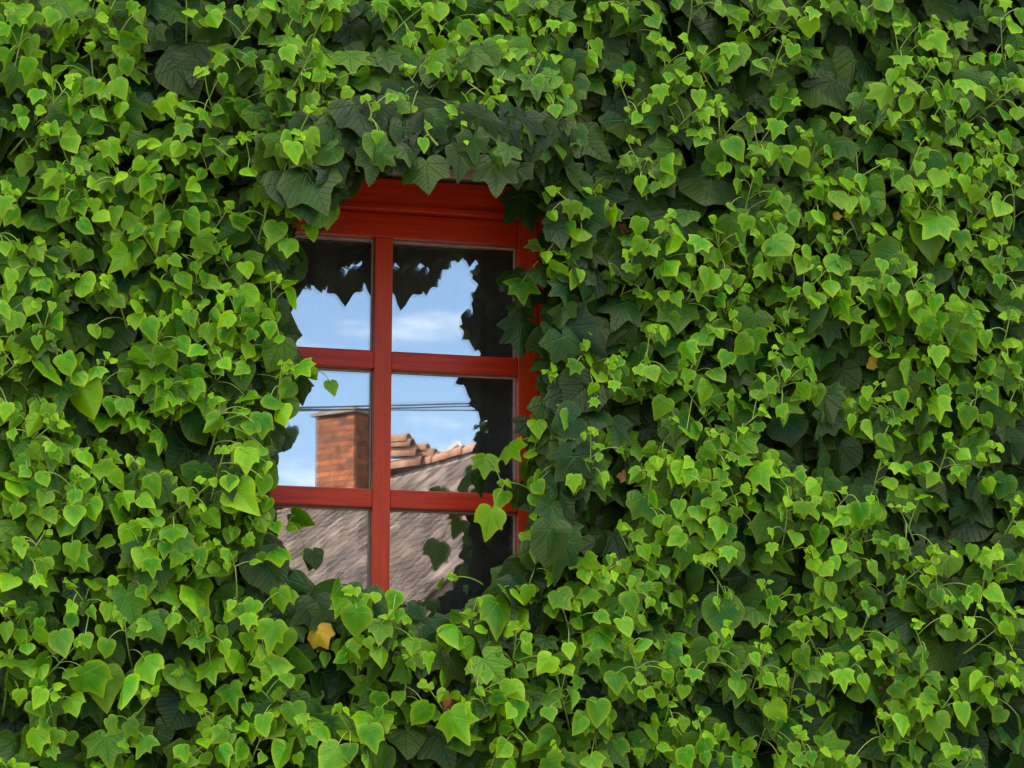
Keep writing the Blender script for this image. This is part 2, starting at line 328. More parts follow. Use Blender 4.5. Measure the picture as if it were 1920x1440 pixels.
pyobj('wall', pv+pt+gl, [(0, 1, 5, 4), (2, 3, 7, 6), (1, 2, 6, 9, 5), (3, 0, 4, 8, 7)], [M_render2], opp)
def rot_box(name, uu, dd, z0, z1, w, d, m, parent):
    V = [q(uu-w/2, dd-d/2, z0), q(uu+w/2, dd-d/2, z0), q(uu+w/2, dd+d/2, z0), q(uu-w/2, dd+d/2, z0)]
    V += [(p[0], p[1], z1) for p in V]
    return pyobj(name, V, [(3, 2, 1, 0), (4, 5, 6, 7), (0, 1, 5, 4), (1, 2, 6, 5), (2, 3, 7, 6), (3, 0, 4, 7)], [m], parent)
for uu in (.6, 3.0):
    w_ = rot_box('window', uu, RL-.585, .8, 1.9, 1.0, .06, M_white, opp); rot_box('window_pane', uu, RL-.56, .9, 1.8, .84, .06, M_dark, w_)
rot_box('door', 1.8, RL-.585, -.1, 1.95, 1.0, .06, M_wood, opp)
# half-round ridge tiles
tv, tf = [], []
nt_ = int((UR-UL)/.42)
for i in range(nt_):
    s0 = UL+i*.42; zz = rng.normal(0, .012)
    for e in (0, 1):
        rad = .115 if e == 0 else .135
        for k in range(9):
            an = math.pi*k/8
            p = Am+u*(s0+e*.44)+dn*(rad*math.cos(an)); tv.append((p.x, p.y, H(s0+e*.44)+zz+.01+rad*math.sin(an)))
    b0 = i*18
    for k in range(8): tf.append((b0+k, b0+k+1, b0+9+k+1, b0+9+k))
pyobj('ridge_tile', tv, tf, [M_ridge], roof, True)
# extra stacked tiles and mortar hump beside the chimney
def tile_piece(cx, cy, cz, dirv, ln, r0, m, parent, name='loose_tile', up_=0.0):
    V, F = [], []; dv = Vector(dirv).normalized(); sd_ = Vector((dv.y, -dv.x, 0)).normalized()
    for th_ in (0, .018):
        for e in (0, 1):
            for k in range(9):
                an = math.pi*k/8; rr = (r0+.02*e)-th_
                p = Vector((cx, cy, cz))+dv*(ln*(e-.5))+sd_*(rr*math.cos(an)); V.append((p.x, p.y, p.z+rr*math.sin(an)+up_*e))
    for k in range(8):
        F += [(k, k+1, 10+k, 9+k), (18+k+1, 18+k, 27+k, 27+k+1), (9+k, 10+k, 28+k, 27+k), (k+1, k, 18+k, 19+k)]
    return pyobj(name, V, F, [m], parent, True)
for (px, py, ln, r0, uu_) in ((760, 872, .5, .13, .02), (795, 866, .5, .13, .0), (830, 858, .5, .13, -.03), (755, 850, .42, .11, -.02), (790, 848, .4, .1, -.05), (750, 832, .34, .10, -.02), (782, 838, .3, .08, -.03),
                             (748, 822, .26, .09, 0), (806, 852, .26, .08, -.04)):
    P = mir(px, py, YH-.2)
    tile_piece(P[0], P[1], P[2]-.05, (u.x, u.y, uu_*3), ln, r0, M_ridge, roof)
# brick chimney, turned so that one corner points at the street
Pc = mir(664, 840, YH-.35); zt = mir(664, 772, YH-.35)[2]; zb = hz-2.0
ca = R(47); e1 = Vector((-math.cos(ca), -math.sin(ca), 0)); e2 = Vector((math.cos(R(40)), -math.sin(R(40)), 0))
c0 = Vector((Pc[0], Pc[1], 0)); W1, W2 = .62, .56
cs = [c0, c0+e1*W1, c0+e1*W1+e2*W2, c0+e2*W2]
chv = [(p.x, p.y, zb) for p in cs]+[(p.x, p.y, zt) for p in cs]
ch = pyobj('chimney', chv, [(0, 1, 5, 4), (1, 2, 6, 5), (2, 3, 7, 6), (3, 0, 4, 7), (4, 5, 6, 7)], [M_brick], opp)
uvl = ch.data.uv_layers.new(name='UVMap')
off = Vector(opp.location)
for poly in ch.data.polygons:
    i0 = poly.index
    for li in poly.loop_indices:
        v = ch.data.vertices[ch.data.loops[li].vertex_index].co+off
        base_ = cs[i0 % 4]; uvl.data[li].uv = (((Vector((v.x, v.y, 0))-base_).length)+.12*i0, v.z)
cc = (cs[0]+cs[2])/2
def ring(sc, z0, z1, m, name):
    V = [cc+(p-cc)*sc for p in cs]; V = [(p.x, p.y, z0) for p in V]+[(p.x, p.y, z1) for p in V]
    return pyobj(name, V, [(3, 2, 1, 0), (4, 5, 6, 7), (0, 1, 5, 4), (1, 2, 6, 5), (2, 3, 7, 6), (3, 0, 4, 7)], [m], ch)
ring(1.17, zt+.001, zt+.04, M_cap, 'chimney_cap'); ring(.95, zt+.036, zt+.075, M_cap, 'chimney_cap')
# white house further back
wp = mir(832, 853, 44); wz = wp[2]
wh = empty('white_house', 'small white house behind the tiled roof, mirrored in the glass', 'house', (wp[0], wp[1], -.12))
V = []
wx0, wx1 = mir(826, 850, 44)[0], mir(880, 850, 44)[0]
for y_ in (wp[1]-5, wp[1]):
    V += [(wx0, y_, -.12), (wx1, y_, -.12), (wx1, y_, wz-.1), ((wx0+wx1)/2, y_, wz+.25), (wx0, y_, wz-.1)]
pyobj('wall', V, [(5, 6, 7, 8, 9), (4, 3, 2, 1, 0), (0, 5, 9, 4), (1, 2, 7, 6)], [M_white], wh)
for s_, (xa, xb) in (('a', (wx0-.2, (wx0+wx1)/2)), ('b', (wx1+.2, (wx0+wx1)/2))):
    V = [(xa, wp[1]+.2, wz-.12), (xb, wp[1]+.2, wz+.3), (xb, wp[1]-5.2, wz+.3), (xa, wp[1]-5.2, wz-.12)]
    slab('roof_slope', V, .08, M_white, wh)
# overhead cables between two poles
poles = []
for x_, w_ in ((-14, 'left'), (22, 'right')):
    po = empty('utility_pole', 'wooden utility pole at the %s end of the cables over the street' % w_, 'utility pole', (x_, -16.2, -.12))
    V, F = [], []
    for z_, r_ in ((-.12, .13), (8.2, .09)):
        for k in range(12): V.append((x_+r_*math.cos(k*math.pi/6), -16.2+r_*math.sin(k*math.pi/6), z_))
    for k in range(12): F.append((k, (k+1) % 12, 12+(k+1) % 12, 12+k))
    F.append(tuple(range(12, 24))); pyobj('post', V, F, [M_wood], po, True)
    boxes('crossarm', [(x_-.05, x_+.05, -16.75, -15.65, 7.0, 7.1)], M_wood, po, .005)
def tube(pts, r0, r1=None, n=5):
    pts = [Vector(p) for p in pts]; r1 = r0 if r1 is None else r1
    V, F = [], []; m = len(pts)
    for i, p in enumerate(pts):
        t = (pts[min(i+1, m-1)]-pts[max(i-1, 0)]).normalized()
        a = t.cross(Vector((.3, .2, 1))).normalized(); b = t.cross(a); rr = r0+(r1-r0)*i/(m-1)
        for k in range(n):
            an = 2*math.pi*k/n; w = p+a*rr*math.cos(an)+b*rr*math.sin(an); V.append((w.x, w.y, w.z))
        if i:
            for k in range(n): F.append(((i-1)*n+k, (i-1)*n+(k+1) % n, i*n+(k+1) % n, i*n+k))
    return V, F
for ci, (pyl, pyr, yd, lb) in enumerate(((764, 757, 15.8, 'topmost thin black overhead cable mirrored in the middle panes'), (770, 762, 16.2, 'middle thin black overhead cable mirrored in the middle panes'), (767, 769, 16.6, 'lowest thin black overhead cable mirrored in the middle panes'))):
    a_ = mir(560, pyl, yd); b_ = mir(850, pyr, yd)
    pts = []
    for i in range(61):
        x = -14+36*i/60; t_ = (x-a_[0])/(b_[0]-a_[0]); z = a_[2]+(b_[2]-a_[2])*t_
        z = min(max(z, 4.5), 8.2)+.0015*((x-(a_[0]+b_[0])/2)**2)*.5
        pts.append((x, -yd, z))
    V, F = tube(pts, .0085, n=6)
    o = pyobj('overhead_cable', V, F, [M_cable], None, True); o['label'] = lb; o['category'] = 'cable'; o['group'] = 'overhead cables mirrored in the window'

# ------------------------------------------------------------------ ivy
YOUNG_TILES = {
 (0,0): "14,10,18 38,12,13 57,3,18 84,7,14 105,12,12 143,9,12 160,15,15,20 22,35,17 6,45,14 20,52,16 46,25,14 64,13,8 76,13,13 55,19,7 70,26,12,-60 85,23,7 98,30,14,80 68,40,14,-20 93,40,16 95,50,12 87,54,12 43,34,12 43,52,13 37,59,9 40,63,9 57,64,14 68,67,16 56,74,12 53,81,11 27,72,14 31,83,8,80 63,83,10 75,85,12 90,66,14,30 90,82,13 80,70,14 113,84,13 126,80,15,20 142,80,12 155,88,14 164,83,10,70 137,99,14 9,94,11 18,92,9 41,97,11 51,98,12 22,112,12 17,124,17 36,109,10 54,108,15,30 72,96,12 67,111,10 85,113,18,30 95,100,14 106,108,8 104,123,11 113,124,13 87,132,16 48,127,13 60,125,14 109,139,15 127,139,12 144,139,10 70,138,12 38,134,14 4,139,10 116,108,9 125,112,13 133,112,12 146,113,14 132,121,7 150,130,10 155,106,10 168,112,16 174,122,14 166,126,14 182,81,14 172,74,12 163,46,14 167,60,10 180,52,10 188,45,12 188,12,8 181,8,10 188,128,14 2,22,12 8,5,12",
 (480,0): "14,3,14 30,3,12 5,13,16 24,25,13 37,15,11 47,13,16 54,19,13,30 42,3,12 60,3,14 35,34,14 25,40,16 47,47,15 8,60,13 6,70,8 47,61,9 27,72,9 43,75,12 23,85,13 30,98,12 43,103,15 51,89,16 13,102,12 23,104,12 64,61,14 80,56,12 40,112,13 4,130,16 28,114,16 117,2,10 95,5,12 137,8,16 127,18,18 114,30,13 136,33,12 122,43,15 132,45,12 145,38,16 155,38,12 162,22,18 172,14,9 186,18,16 180,34,13 162,50,13 174,46,8 135,52,12 145,56,13 149,55,5 166,97,12 185,60,8 158,73,10 179,69,10 173,80,13 186,76,10 137,87,14 172,56,9 191,3,12 154,2,10 166,33,12 190,42,9",
 (960,0): "12,15,13 18,18,12 23,24,6 31,19,9 39,22,12 45,21,9 7,26,9 5,40,14 16,46,8 26,42,8 33,44,10 60,45,13,40 21,61,11 40,69,12 16,5,12 20,4,5 24,3,6 35,3,8 61,11,12 69,5,8 80,6,13 87,14,12 93,2,8 107,4,18 107,16,12 117,33,13 108,28,10 152,3,9 157,7,10 124,3,10 118,58,12,-20 126,55,9 132,60,8 124,60,7 133,42,7 145,49,12 143,37,8 158,49,12 140,74,14 163,38,14 174,30,12 183,24,10 170,15,14 188,3,10 188,48,12 112,70,13 105,76,9 100,81,8 121,76,11 122,97,7 93,89,11 87,82,6 78,62,5 90,63,6 119,88,7 146,86,12 146,99,15 158,95,11 154,82,7 161,84,7 178,88,9 167,113,19 183,112,11 190,115,12 86,121,10 93,125,8 104,119,7 117,123,18 106,131,7 96,138,13 181,122,9 159,127,11 185,134,12 170,140,11",
 (1440,0): "8,4,14 4,13,12 20,10,13 33,10,14 31,21,14 13,22,10 20,26,9 18,38,12 22,40,10 12,47,10 3,48,10 56,4,14 42,3,10 74,10,15 88,3,13 81,22,12 97,21,10 103,14,8,180 115,22,12 119,33,15 128,32,16 132,40,14 141,23,13 129,25,10 101,46,14 117,46,13,-60 101,53,7,180 93,58,12 102,61,8 112,54,13 108,66,14 103,76,12 87,73,20 119,77,12 126,67,12 134,70,16 133,51,10 148,52,13 148,64,16 161,69,14 158,44,14 170,45,10 178,47,12 180,63,12 171,62,11 190,63,12 165,8,11 184,20,14 190,12,14 178,4,9 182,38,10 190,41,12 148,79,10 177,86,15 187,84,12 127,89,8 136,94,10 138,87,8 113,94,13 94,88,14 95,94,13 75,97,12,30 61,90,9 10,68,10 22,77,6 6,97,14 30,102,10 17,112,12 26,118,13 4,115,14 47,113,12 44,122,10 67,112,10 29,132,10 37,108,6 41,138,16 49,136,9 60,138,14 71,136,13 96,123,11 115,117,14 113,126,13 132,118,14 147,122,14 160,112,14 163,103,10 168,96,11 181,104,16 171,111,10 173,121,9 184,120,9 148,97,12 143,106,12 96,135,12 104,138,13 127,134,14 148,137,15 161,142,13 183,132,10 175,130,7 162,127,8 158,130,9 187,138,9 116,138,12 140,130,12 155,108,9 164,122,8",
 (0,360): "35,5,22 8,18,18 2,10,14 61,11,14 71,11,13 65,26,13 53,2,10 77,18,12 86,18,14 97,22,14 104,12,15 110,3,17 103,24,12 121,17,14 129,26,10 144,22,18 142,5,14 154,19,9 161,28,8 160,9,7 181,22,14 115,34,21 128,34,14 154,40,20 100,43,15 80,34,13 89,53,26 90,36,14 57,44,13 62,49,12 28,45,13,20 40,46,16 14,40,8 3,42,12 10,47,10 15,57,15 29,59,12,60 24,68,13 34,69,12 42,74,13 46,62,12 55,63,8 65,70,16 75,70,12 83,75,12 8,65,14 5,76,16 24,86,13 3,88,14 39,86,9 42,96,19 9,96,17 28,103,9 28,113,9 37,108,6 11,116,16 14,124,12 36,134,20 50,129,14,20 60,140,12 70,136,14 94,139,12 106,124,19,60 122,68,18 123,54,12 132,52,10 139,66,14 147,56,11 153,64,10 160,68,14 168,47,12 185,58,12 186,79,18 172,72,12 179,74,12 132,84,15 151,83,13 165,80,7 165,86,9 180,84,13 143,95,14 113,103,16 121,97,7 104,85,13 102,80,10 72,104,11 168,96,16,-50 157,106,14 171,108,14 188,97,11 180,98,12 161,118,9 147,120,13 138,115,16,40 121,125,18 130,127,15 169,129,15 186,118,16 144,139,16 164,134,10 160,129,10 182,137,10 140,75,9 118,139,10 66,3,10 47,10,10",
 (960,360): "27,4,9 44,14,15 31,17,10 54,16,11 75,18,17 69,8,8 62,9,6 51,30,14 49,36,14 26,48,11 36,62,22 48,65,15 73,57,15 88,57,10 87,48,9 95,40,12 105,43,16 95,26,13 112,25,12 127,30,16 119,40,20 140,40,13 153,48,18 175,24,14 155,29,10 172,36,14 130,65,12 118,55,18 148,65,16 170,55,14 160,62,10 169,67,9 174,82,9 156,82,15 124,80,11 114,77,9 183,52,14 189,60,14 184,68,10 190,45,8 175,44,12 135,50,10 183,31,8 163,73,8 176,72,9 166,11,8 96,77,9 103,78,8 149,93,9 165,92,8 150,103,9 169,102,7 121,97,14,40 117,106,14 106,106,12 150,102,8 173,115,18 133,120,15 128,129,10,60 154,137,14 132,139,14 118,139,11 105,136,14 100,126,12 96,134,8 38,117,10 60,127,14 46,132,12 65,138,12 79,128,10 78,138,11 32,131,8 56,115,8 187,139,8",
 (1440,360): "3,5,14 13,8,12 18,14,14 20,20,13 33,21,13 39,19,12 42,5,14 53,5,15 61,9,18 73,10,14 38,2,12 28,3,8 10,28,8 44,28,7 9,40,20 54,28,8 42,35,10 46,42,10 58,40,12 73,27,8 77,36,9 86,28,14 78,43,11 89,40,9 103,5,14 109,6,13 110,14,12 100,28,10 106,31,10 98,32,9 87,47,10 100,44,10 86,55,13 94,53,14 100,50,9 108,55,8 124,25,26 131,3,16 130,12,9 150,10,12 155,2,14 174,12,22 180,23,10 137,20,14 160,24,14 145,36,18 165,34,14 168,40,8 157,47,12 147,48,12 136,52,12 151,59,7 167,55,12 174,53,11 188,45,12 183,54,9 174,67,12 188,75,10 3,48,14 3,60,14 8,54,10 15,50,7 32,45,12 25,55,16 37,60,22 57,55,12 52,61,13 11,66,9 48,70,18 60,68,10 71,69,16 20,75,13 33,76,18 57,77,9 36,82,14 56,86,22 71,81,13 65,94,17 88,84,20 97,85,18 91,97,18 81,73,13 110,80,17 123,71,11 121,63,6 116,93,20 125,84,15 142,85,16 128,98,14 159,86,14 147,75,10 158,73,10 152,94,16 137,106,13 125,110,15 148,114,20 164,110,14 184,92,14 128,122,16 145,124,15 16,94,12 22,103,10 3,102,9 10,110,10 17,109,9 17,118,10 16,128,9 6,127,10 24,128,9 34,131,13 13,137,10 75,107,12 81,120,12 94,122,9 109,122,13 106,134,17 120,139,16 132,135,14 165,131,13 180,125,15 183,113,11 188,117,8 188,133,10 173,130,8 95,113,12 140,142,8 150,143,8 95,73,10",
 (0,720): "64,10,24 84,18,16 93,17,13 103,5,10 116,8,13 119,14,16 130,13,12 106,30,17 78,29,20 140,15,12 160,29,18 145,3,16 122,42,18 21,11,12 33,14,8 27,20,13 36,22,12 44,15,12 43,25,11 43,32,11 26,30,16 12,28,16 4,20,12 50,28,12 51,38,9 9,38,10 38,47,11 26,52,13 55,46,12 65,57,13 42,60,13 18,58,10 81,49,11 86,56,13 80,66,18 88,72,13 65,76,11 56,70,9 18,66,10 8,70,14 33,70,13 14,78,16 26,79,13 33,86,14 9,84,12 55,85,12 27,92,14 56,97,14 69,94,14 72,86,8 79,78,7 94,88,14 110,88,14 115,76,15 105,68,10 122,69,10 142,85,14 130,72,5 11,95,12 24,96,10 48,107,14 153,92,7 160,101,14 172,75,12 182,86,22 184,54,17 186,11,14 115,103,16 130,112,18 99,115,22 117,96,9 78,118,12 108,128,18 124,124,11 114,138,12 110,120,8 149,112,14 157,122,9 150,130,14 171,130,12 132,132,13 139,130,10 61,132,16 55,126,12 16,124,13 25,128,9 14,120,9 32,138,15 3,130,12 173,113,11 187,118,8 162,140,12 148,140,10 136,142,10 189,32,13 160,14,10 134,23,10 182,20,10 190,104,10",
 (960,720): "19,33,13 13,52,11 39,17,11 42,26,16 61,14,9 60,4,10 77,2,9 92,6,10 145,6,18 112,18,16 153,14,11 167,21,17 143,20,7 185,8,12 165,9,8 132,35,18 139,33,14,-20 160,42,9 168,43,9 173,35,8 47,57,12 57,61,10 46,74,14 67,72,12 62,47,6 65,55,6 82,50,6 103,48,10,-60 113,53,7 93,69,14,-40 106,61,11 106,87,14 122,58,10 126,67,14 133,69,13 121,71,11 144,62,10 132,59,10 148,51,12 170,49,9 164,55,8 160,62,7 157,70,13 161,74,9 142,77,8 150,78,12 148,90,10 125,93,14 140,98,14 130,102,9 117,102,8 110,103,9 123,116,14 140,107,18 148,117,14 156,107,16 149,131,17 163,127,13 128,119,12 95,115,10 105,116,14 90,130,10 100,126,12 86,136,10 105,138,10 115,140,10 167,86,12 178,85,14 183,92,14 188,70,20 184,60,8 175,58,9 181,108,8 10,66,15 20,70,10 9,75,12 20,78,10 34,64,14 34,83,10 19,87,12 22,95,8 33,103,14 17,99,7 12,116,14 20,113,14 19,127,12 30,136,18 42,133,10 60,134,14 70,141,12 54,138,8 108,124,10 152,93,10 168,98,12 112,118,12",
 (1440,720): "28,5,14 3,3,12 11,21,13 60,14,11 63,29,13 75,7,12 74,14,11 78,34,15 91,27,10 86,22,12 97,28,8 100,12,17 106,24,14 115,15,10 123,7,10 133,8,12 128,18,20 147,17,12 150,25,16 168,7,18 181,17,10 165,27,10 100,38,10 116,43,17 137,43,12 91,55,12 100,63,15 118,62,11 147,52,11 129,71,11 122,72,13 117,83,14 101,82,12 92,74,10 90,42,14 142,65,10 150,66,9 161,55,9 170,56,10 174,48,7 166,76,12 189,87,9 186,97,7 184,3,10 3,65,14 34,77,16 26,70,10 20,77,7 12,83,12 15,88,8 12,98,14 47,86,10 36,88,9 27,95,12 36,97,9 48,100,14 68,98,18 76,103,14 80,96,14 77,87,7 54,102,14 26,105,13 21,116,13 37,114,14 55,113,12 53,122,12 67,123,11 61,131,9 35,127,9 35,137,12 45,139,13 51,134,10 80,138,13 102,120,9 107,138,8 88,119,6 123,125,12 126,133,9 122,140,10 141,127,9 165,131,12 173,125,8 189,110,12 187,140,14 165,142,14 3,112,7 3,124,9 82,95,14 72,112,12",
 (0,1080): "70,7,12 84,4,8 107,13,11 31,3,14 7,5,14 17,27,12 53,24,11 69,28,8 80,27,14 79,54,13 65,48,11 4,41,12 30,37,11 15,46,11 20,55,11 33,45,16 46,50,18 8,66,13 22,69,14 30,65,14 31,72,10 53,73,11,60 29,83,12 9,83,12 15,91,12 29,92,13 55,96,17,20 70,80,26 92,87,22 103,84,18 111,70,20 140,75,24 158,72,20 125,12,24 147,20,22 128,33,12 172,28,14 188,24,12 186,34,12 150,50,15 168,54,12 187,50,14 178,66,18 184,75,11 174,91,18 148,93,14 162,95,12 186,100,10 158,38,14 152,28,10 146,40,12 85,112,12 100,115,13 78,124,15 94,126,9 106,127,15 27,124,18 33,112,12 41,122,14 53,123,12 88,140,14 97,141,10 72,142,9 40,133,10 155,113,11 170,111,9 183,114,10 164,120,13 154,125,14 171,124,11 139,132,12 144,139,10 155,138,10 167,135,14 180,132,14 175,142,9 108,37,12 190,118,12",
 (480,1080): "18,18,16 60,12,16 62,24,16 78,22,10 90,16,8 103,19,14 75,34,18 93,42,17 106,30,12 113,32,11 12,45,20 5,58,12 10,70,26 24,78,12 17,90,10 28,103,18 36,108,9 23,121,15 50,118,15 43,124,10 20,134,18 32,138,9 4,137,8 6,112,14 14,102,10 72,57,14 64,62,12 77,62,12 95,60,17 85,51,10 118,52,13 108,64,10 117,66,8 130,64,11 92,94,13 92,104,10 107,92,9 140,18,12 152,44,22 151,31,11 167,20,7 182,30,32 188,12,14 163,56,18 158,58,13 178,62,20 182,63,11 173,75,12 188,85,14 183,92,14 177,99,12 158,98,14 152,113,30 140,90,9 168,86,8 190,102,12 123,105,18 124,99,12 80,108,18 73,120,16 87,122,18 56,136,22 70,133,13 176,113,10 184,130,14 85,140,13 170,40,9 95,112,12",
 (960,1080): "6,15,16 12,14,14 38,18,18 29,3,10 30,26,12 48,23,10 57,16,14 67,5,14 73,10,9 90,21,17 91,8,14 100,10,12 110,11,10 103,20,7 112,24,9 119,28,8 124,18,12 132,34,12 99,33,9 104,38,10 69,31,12,40 85,38,16 50,36,10 56,48,11 43,56,12 73,43,13 68,48,18 96,51,13 95,59,13 80,59,8 79,52,6 123,50,14 63,62,14 68,70,12 78,79,17 49,81,10 43,71,9 24,67,16 7,72,12 12,55,10 10,48,10 3,86,16 4,103,16 31,93,16 44,92,14 28,104,12 15,104,7 64,102,20 70,109,8 50,112,16 56,115,11 70,116,11 26,124,18 5,120,8 12,130,10 53,140,16 62,140,14 80,131,15 95,133,8 110,134,8 115,128,12,60 107,109,11 106,117,12 120,110,6 129,111,11 97,78,9,60 90,84,10 104,88,8 113,94,10 99,90,9 110,83,7 117,76,9 118,80,10 115,67,9,60 124,71,5 131,64,9 136,75,10 129,87,9 150,59,11 151,47,9 162,51,8 161,15,5 165,16,5 154,19,6 170,24,5 183,62,11 184,68,10 168,64,7 169,75,10 188,78,11 170,82,16 190,98,12 125,119,12 129,125,14 144,130,15 132,137,16 145,138,14 150,121,13 157,120,12 168,125,12 176,127,12 155,137,9 169,140,12 190,43,9 2,143,14 35,135,10 32,142,16",
 (1440,1080): "15,12,9 22,17,7 11,22,8 4,22,12 25,26,12 40,8,14 48,12,14 40,18,15 77,11,16 84,3,10 101,4,10 100,12,10 118,4,9 75,25,10 54,28,12 46,30,9 40,40,14 25,43,14 54,40,9 65,43,12 28,62,18 60,67,14 43,72,14 30,75,16 46,62,9 57,78,16 68,60,10 73,80,13 84,53,10 93,52,14 81,60,10 103,63,10,70 93,72,7 115,58,12 116,69,12 22,92,8 31,94,9 42,99,12 7,102,16 27,106,11 9,115,14 128,16,11 134,17,6 124,24,9 139,18,6 148,20,11 155,13,13 170,13,14 160,23,7 182,24,15 183,38,15 173,33,10 135,33,9 152,34,9 153,44,8 173,63,9 185,59,6 157,80,14,-40 177,79,9 168,93,13 186,80,10 165,85,12 190,112,16 106,81,10 98,87,14 122,91,12 125,78,12 140,89,12 147,103,16 101,111,17 88,109,9 117,100,16 95,97,14 107,95,10 127,113,20 110,132,13 91,128,9 136,132,15 122,141,8 147,135,10 106,142,10 44,132,9 52,134,10 9,139,13 26,139,14 33,137,12 65,140,13 20,130,9 12,130,8 2,78,12 11,73,7 4,89,10 12,80,10",
 (400,360): "22,22,14 46,30,16 48,11,12 38,6,10 57,16,8 64,15,10 75,8,16 78,20,18 72,27,12 40,39,9 56,42,14 25,57,14 38,62,22 28,80,18 56,68,12 58,80,14 31,97,15 42,103,10 47,94,8 64,94,14 70,99,10 49,110,10 70,112,10 30,120,18 38,118,9 52,132,14 68,133,18 82,135,9 12,130,16 44,85,10 35,87,8 28,108,10",
 (400,720): "25,10,16 48,12,16 52,24,17 36,31,20 6,28,16 25,57,17 37,50,9 39,62,9 13,74,12 37,76,13 23,86,24 40,90,11 35,103,20 47,108,12 70,100,22,75 58,120,14 47,128,22 15,112,12 27,118,9 12,130,12 56,4,16 90,5,13",
}
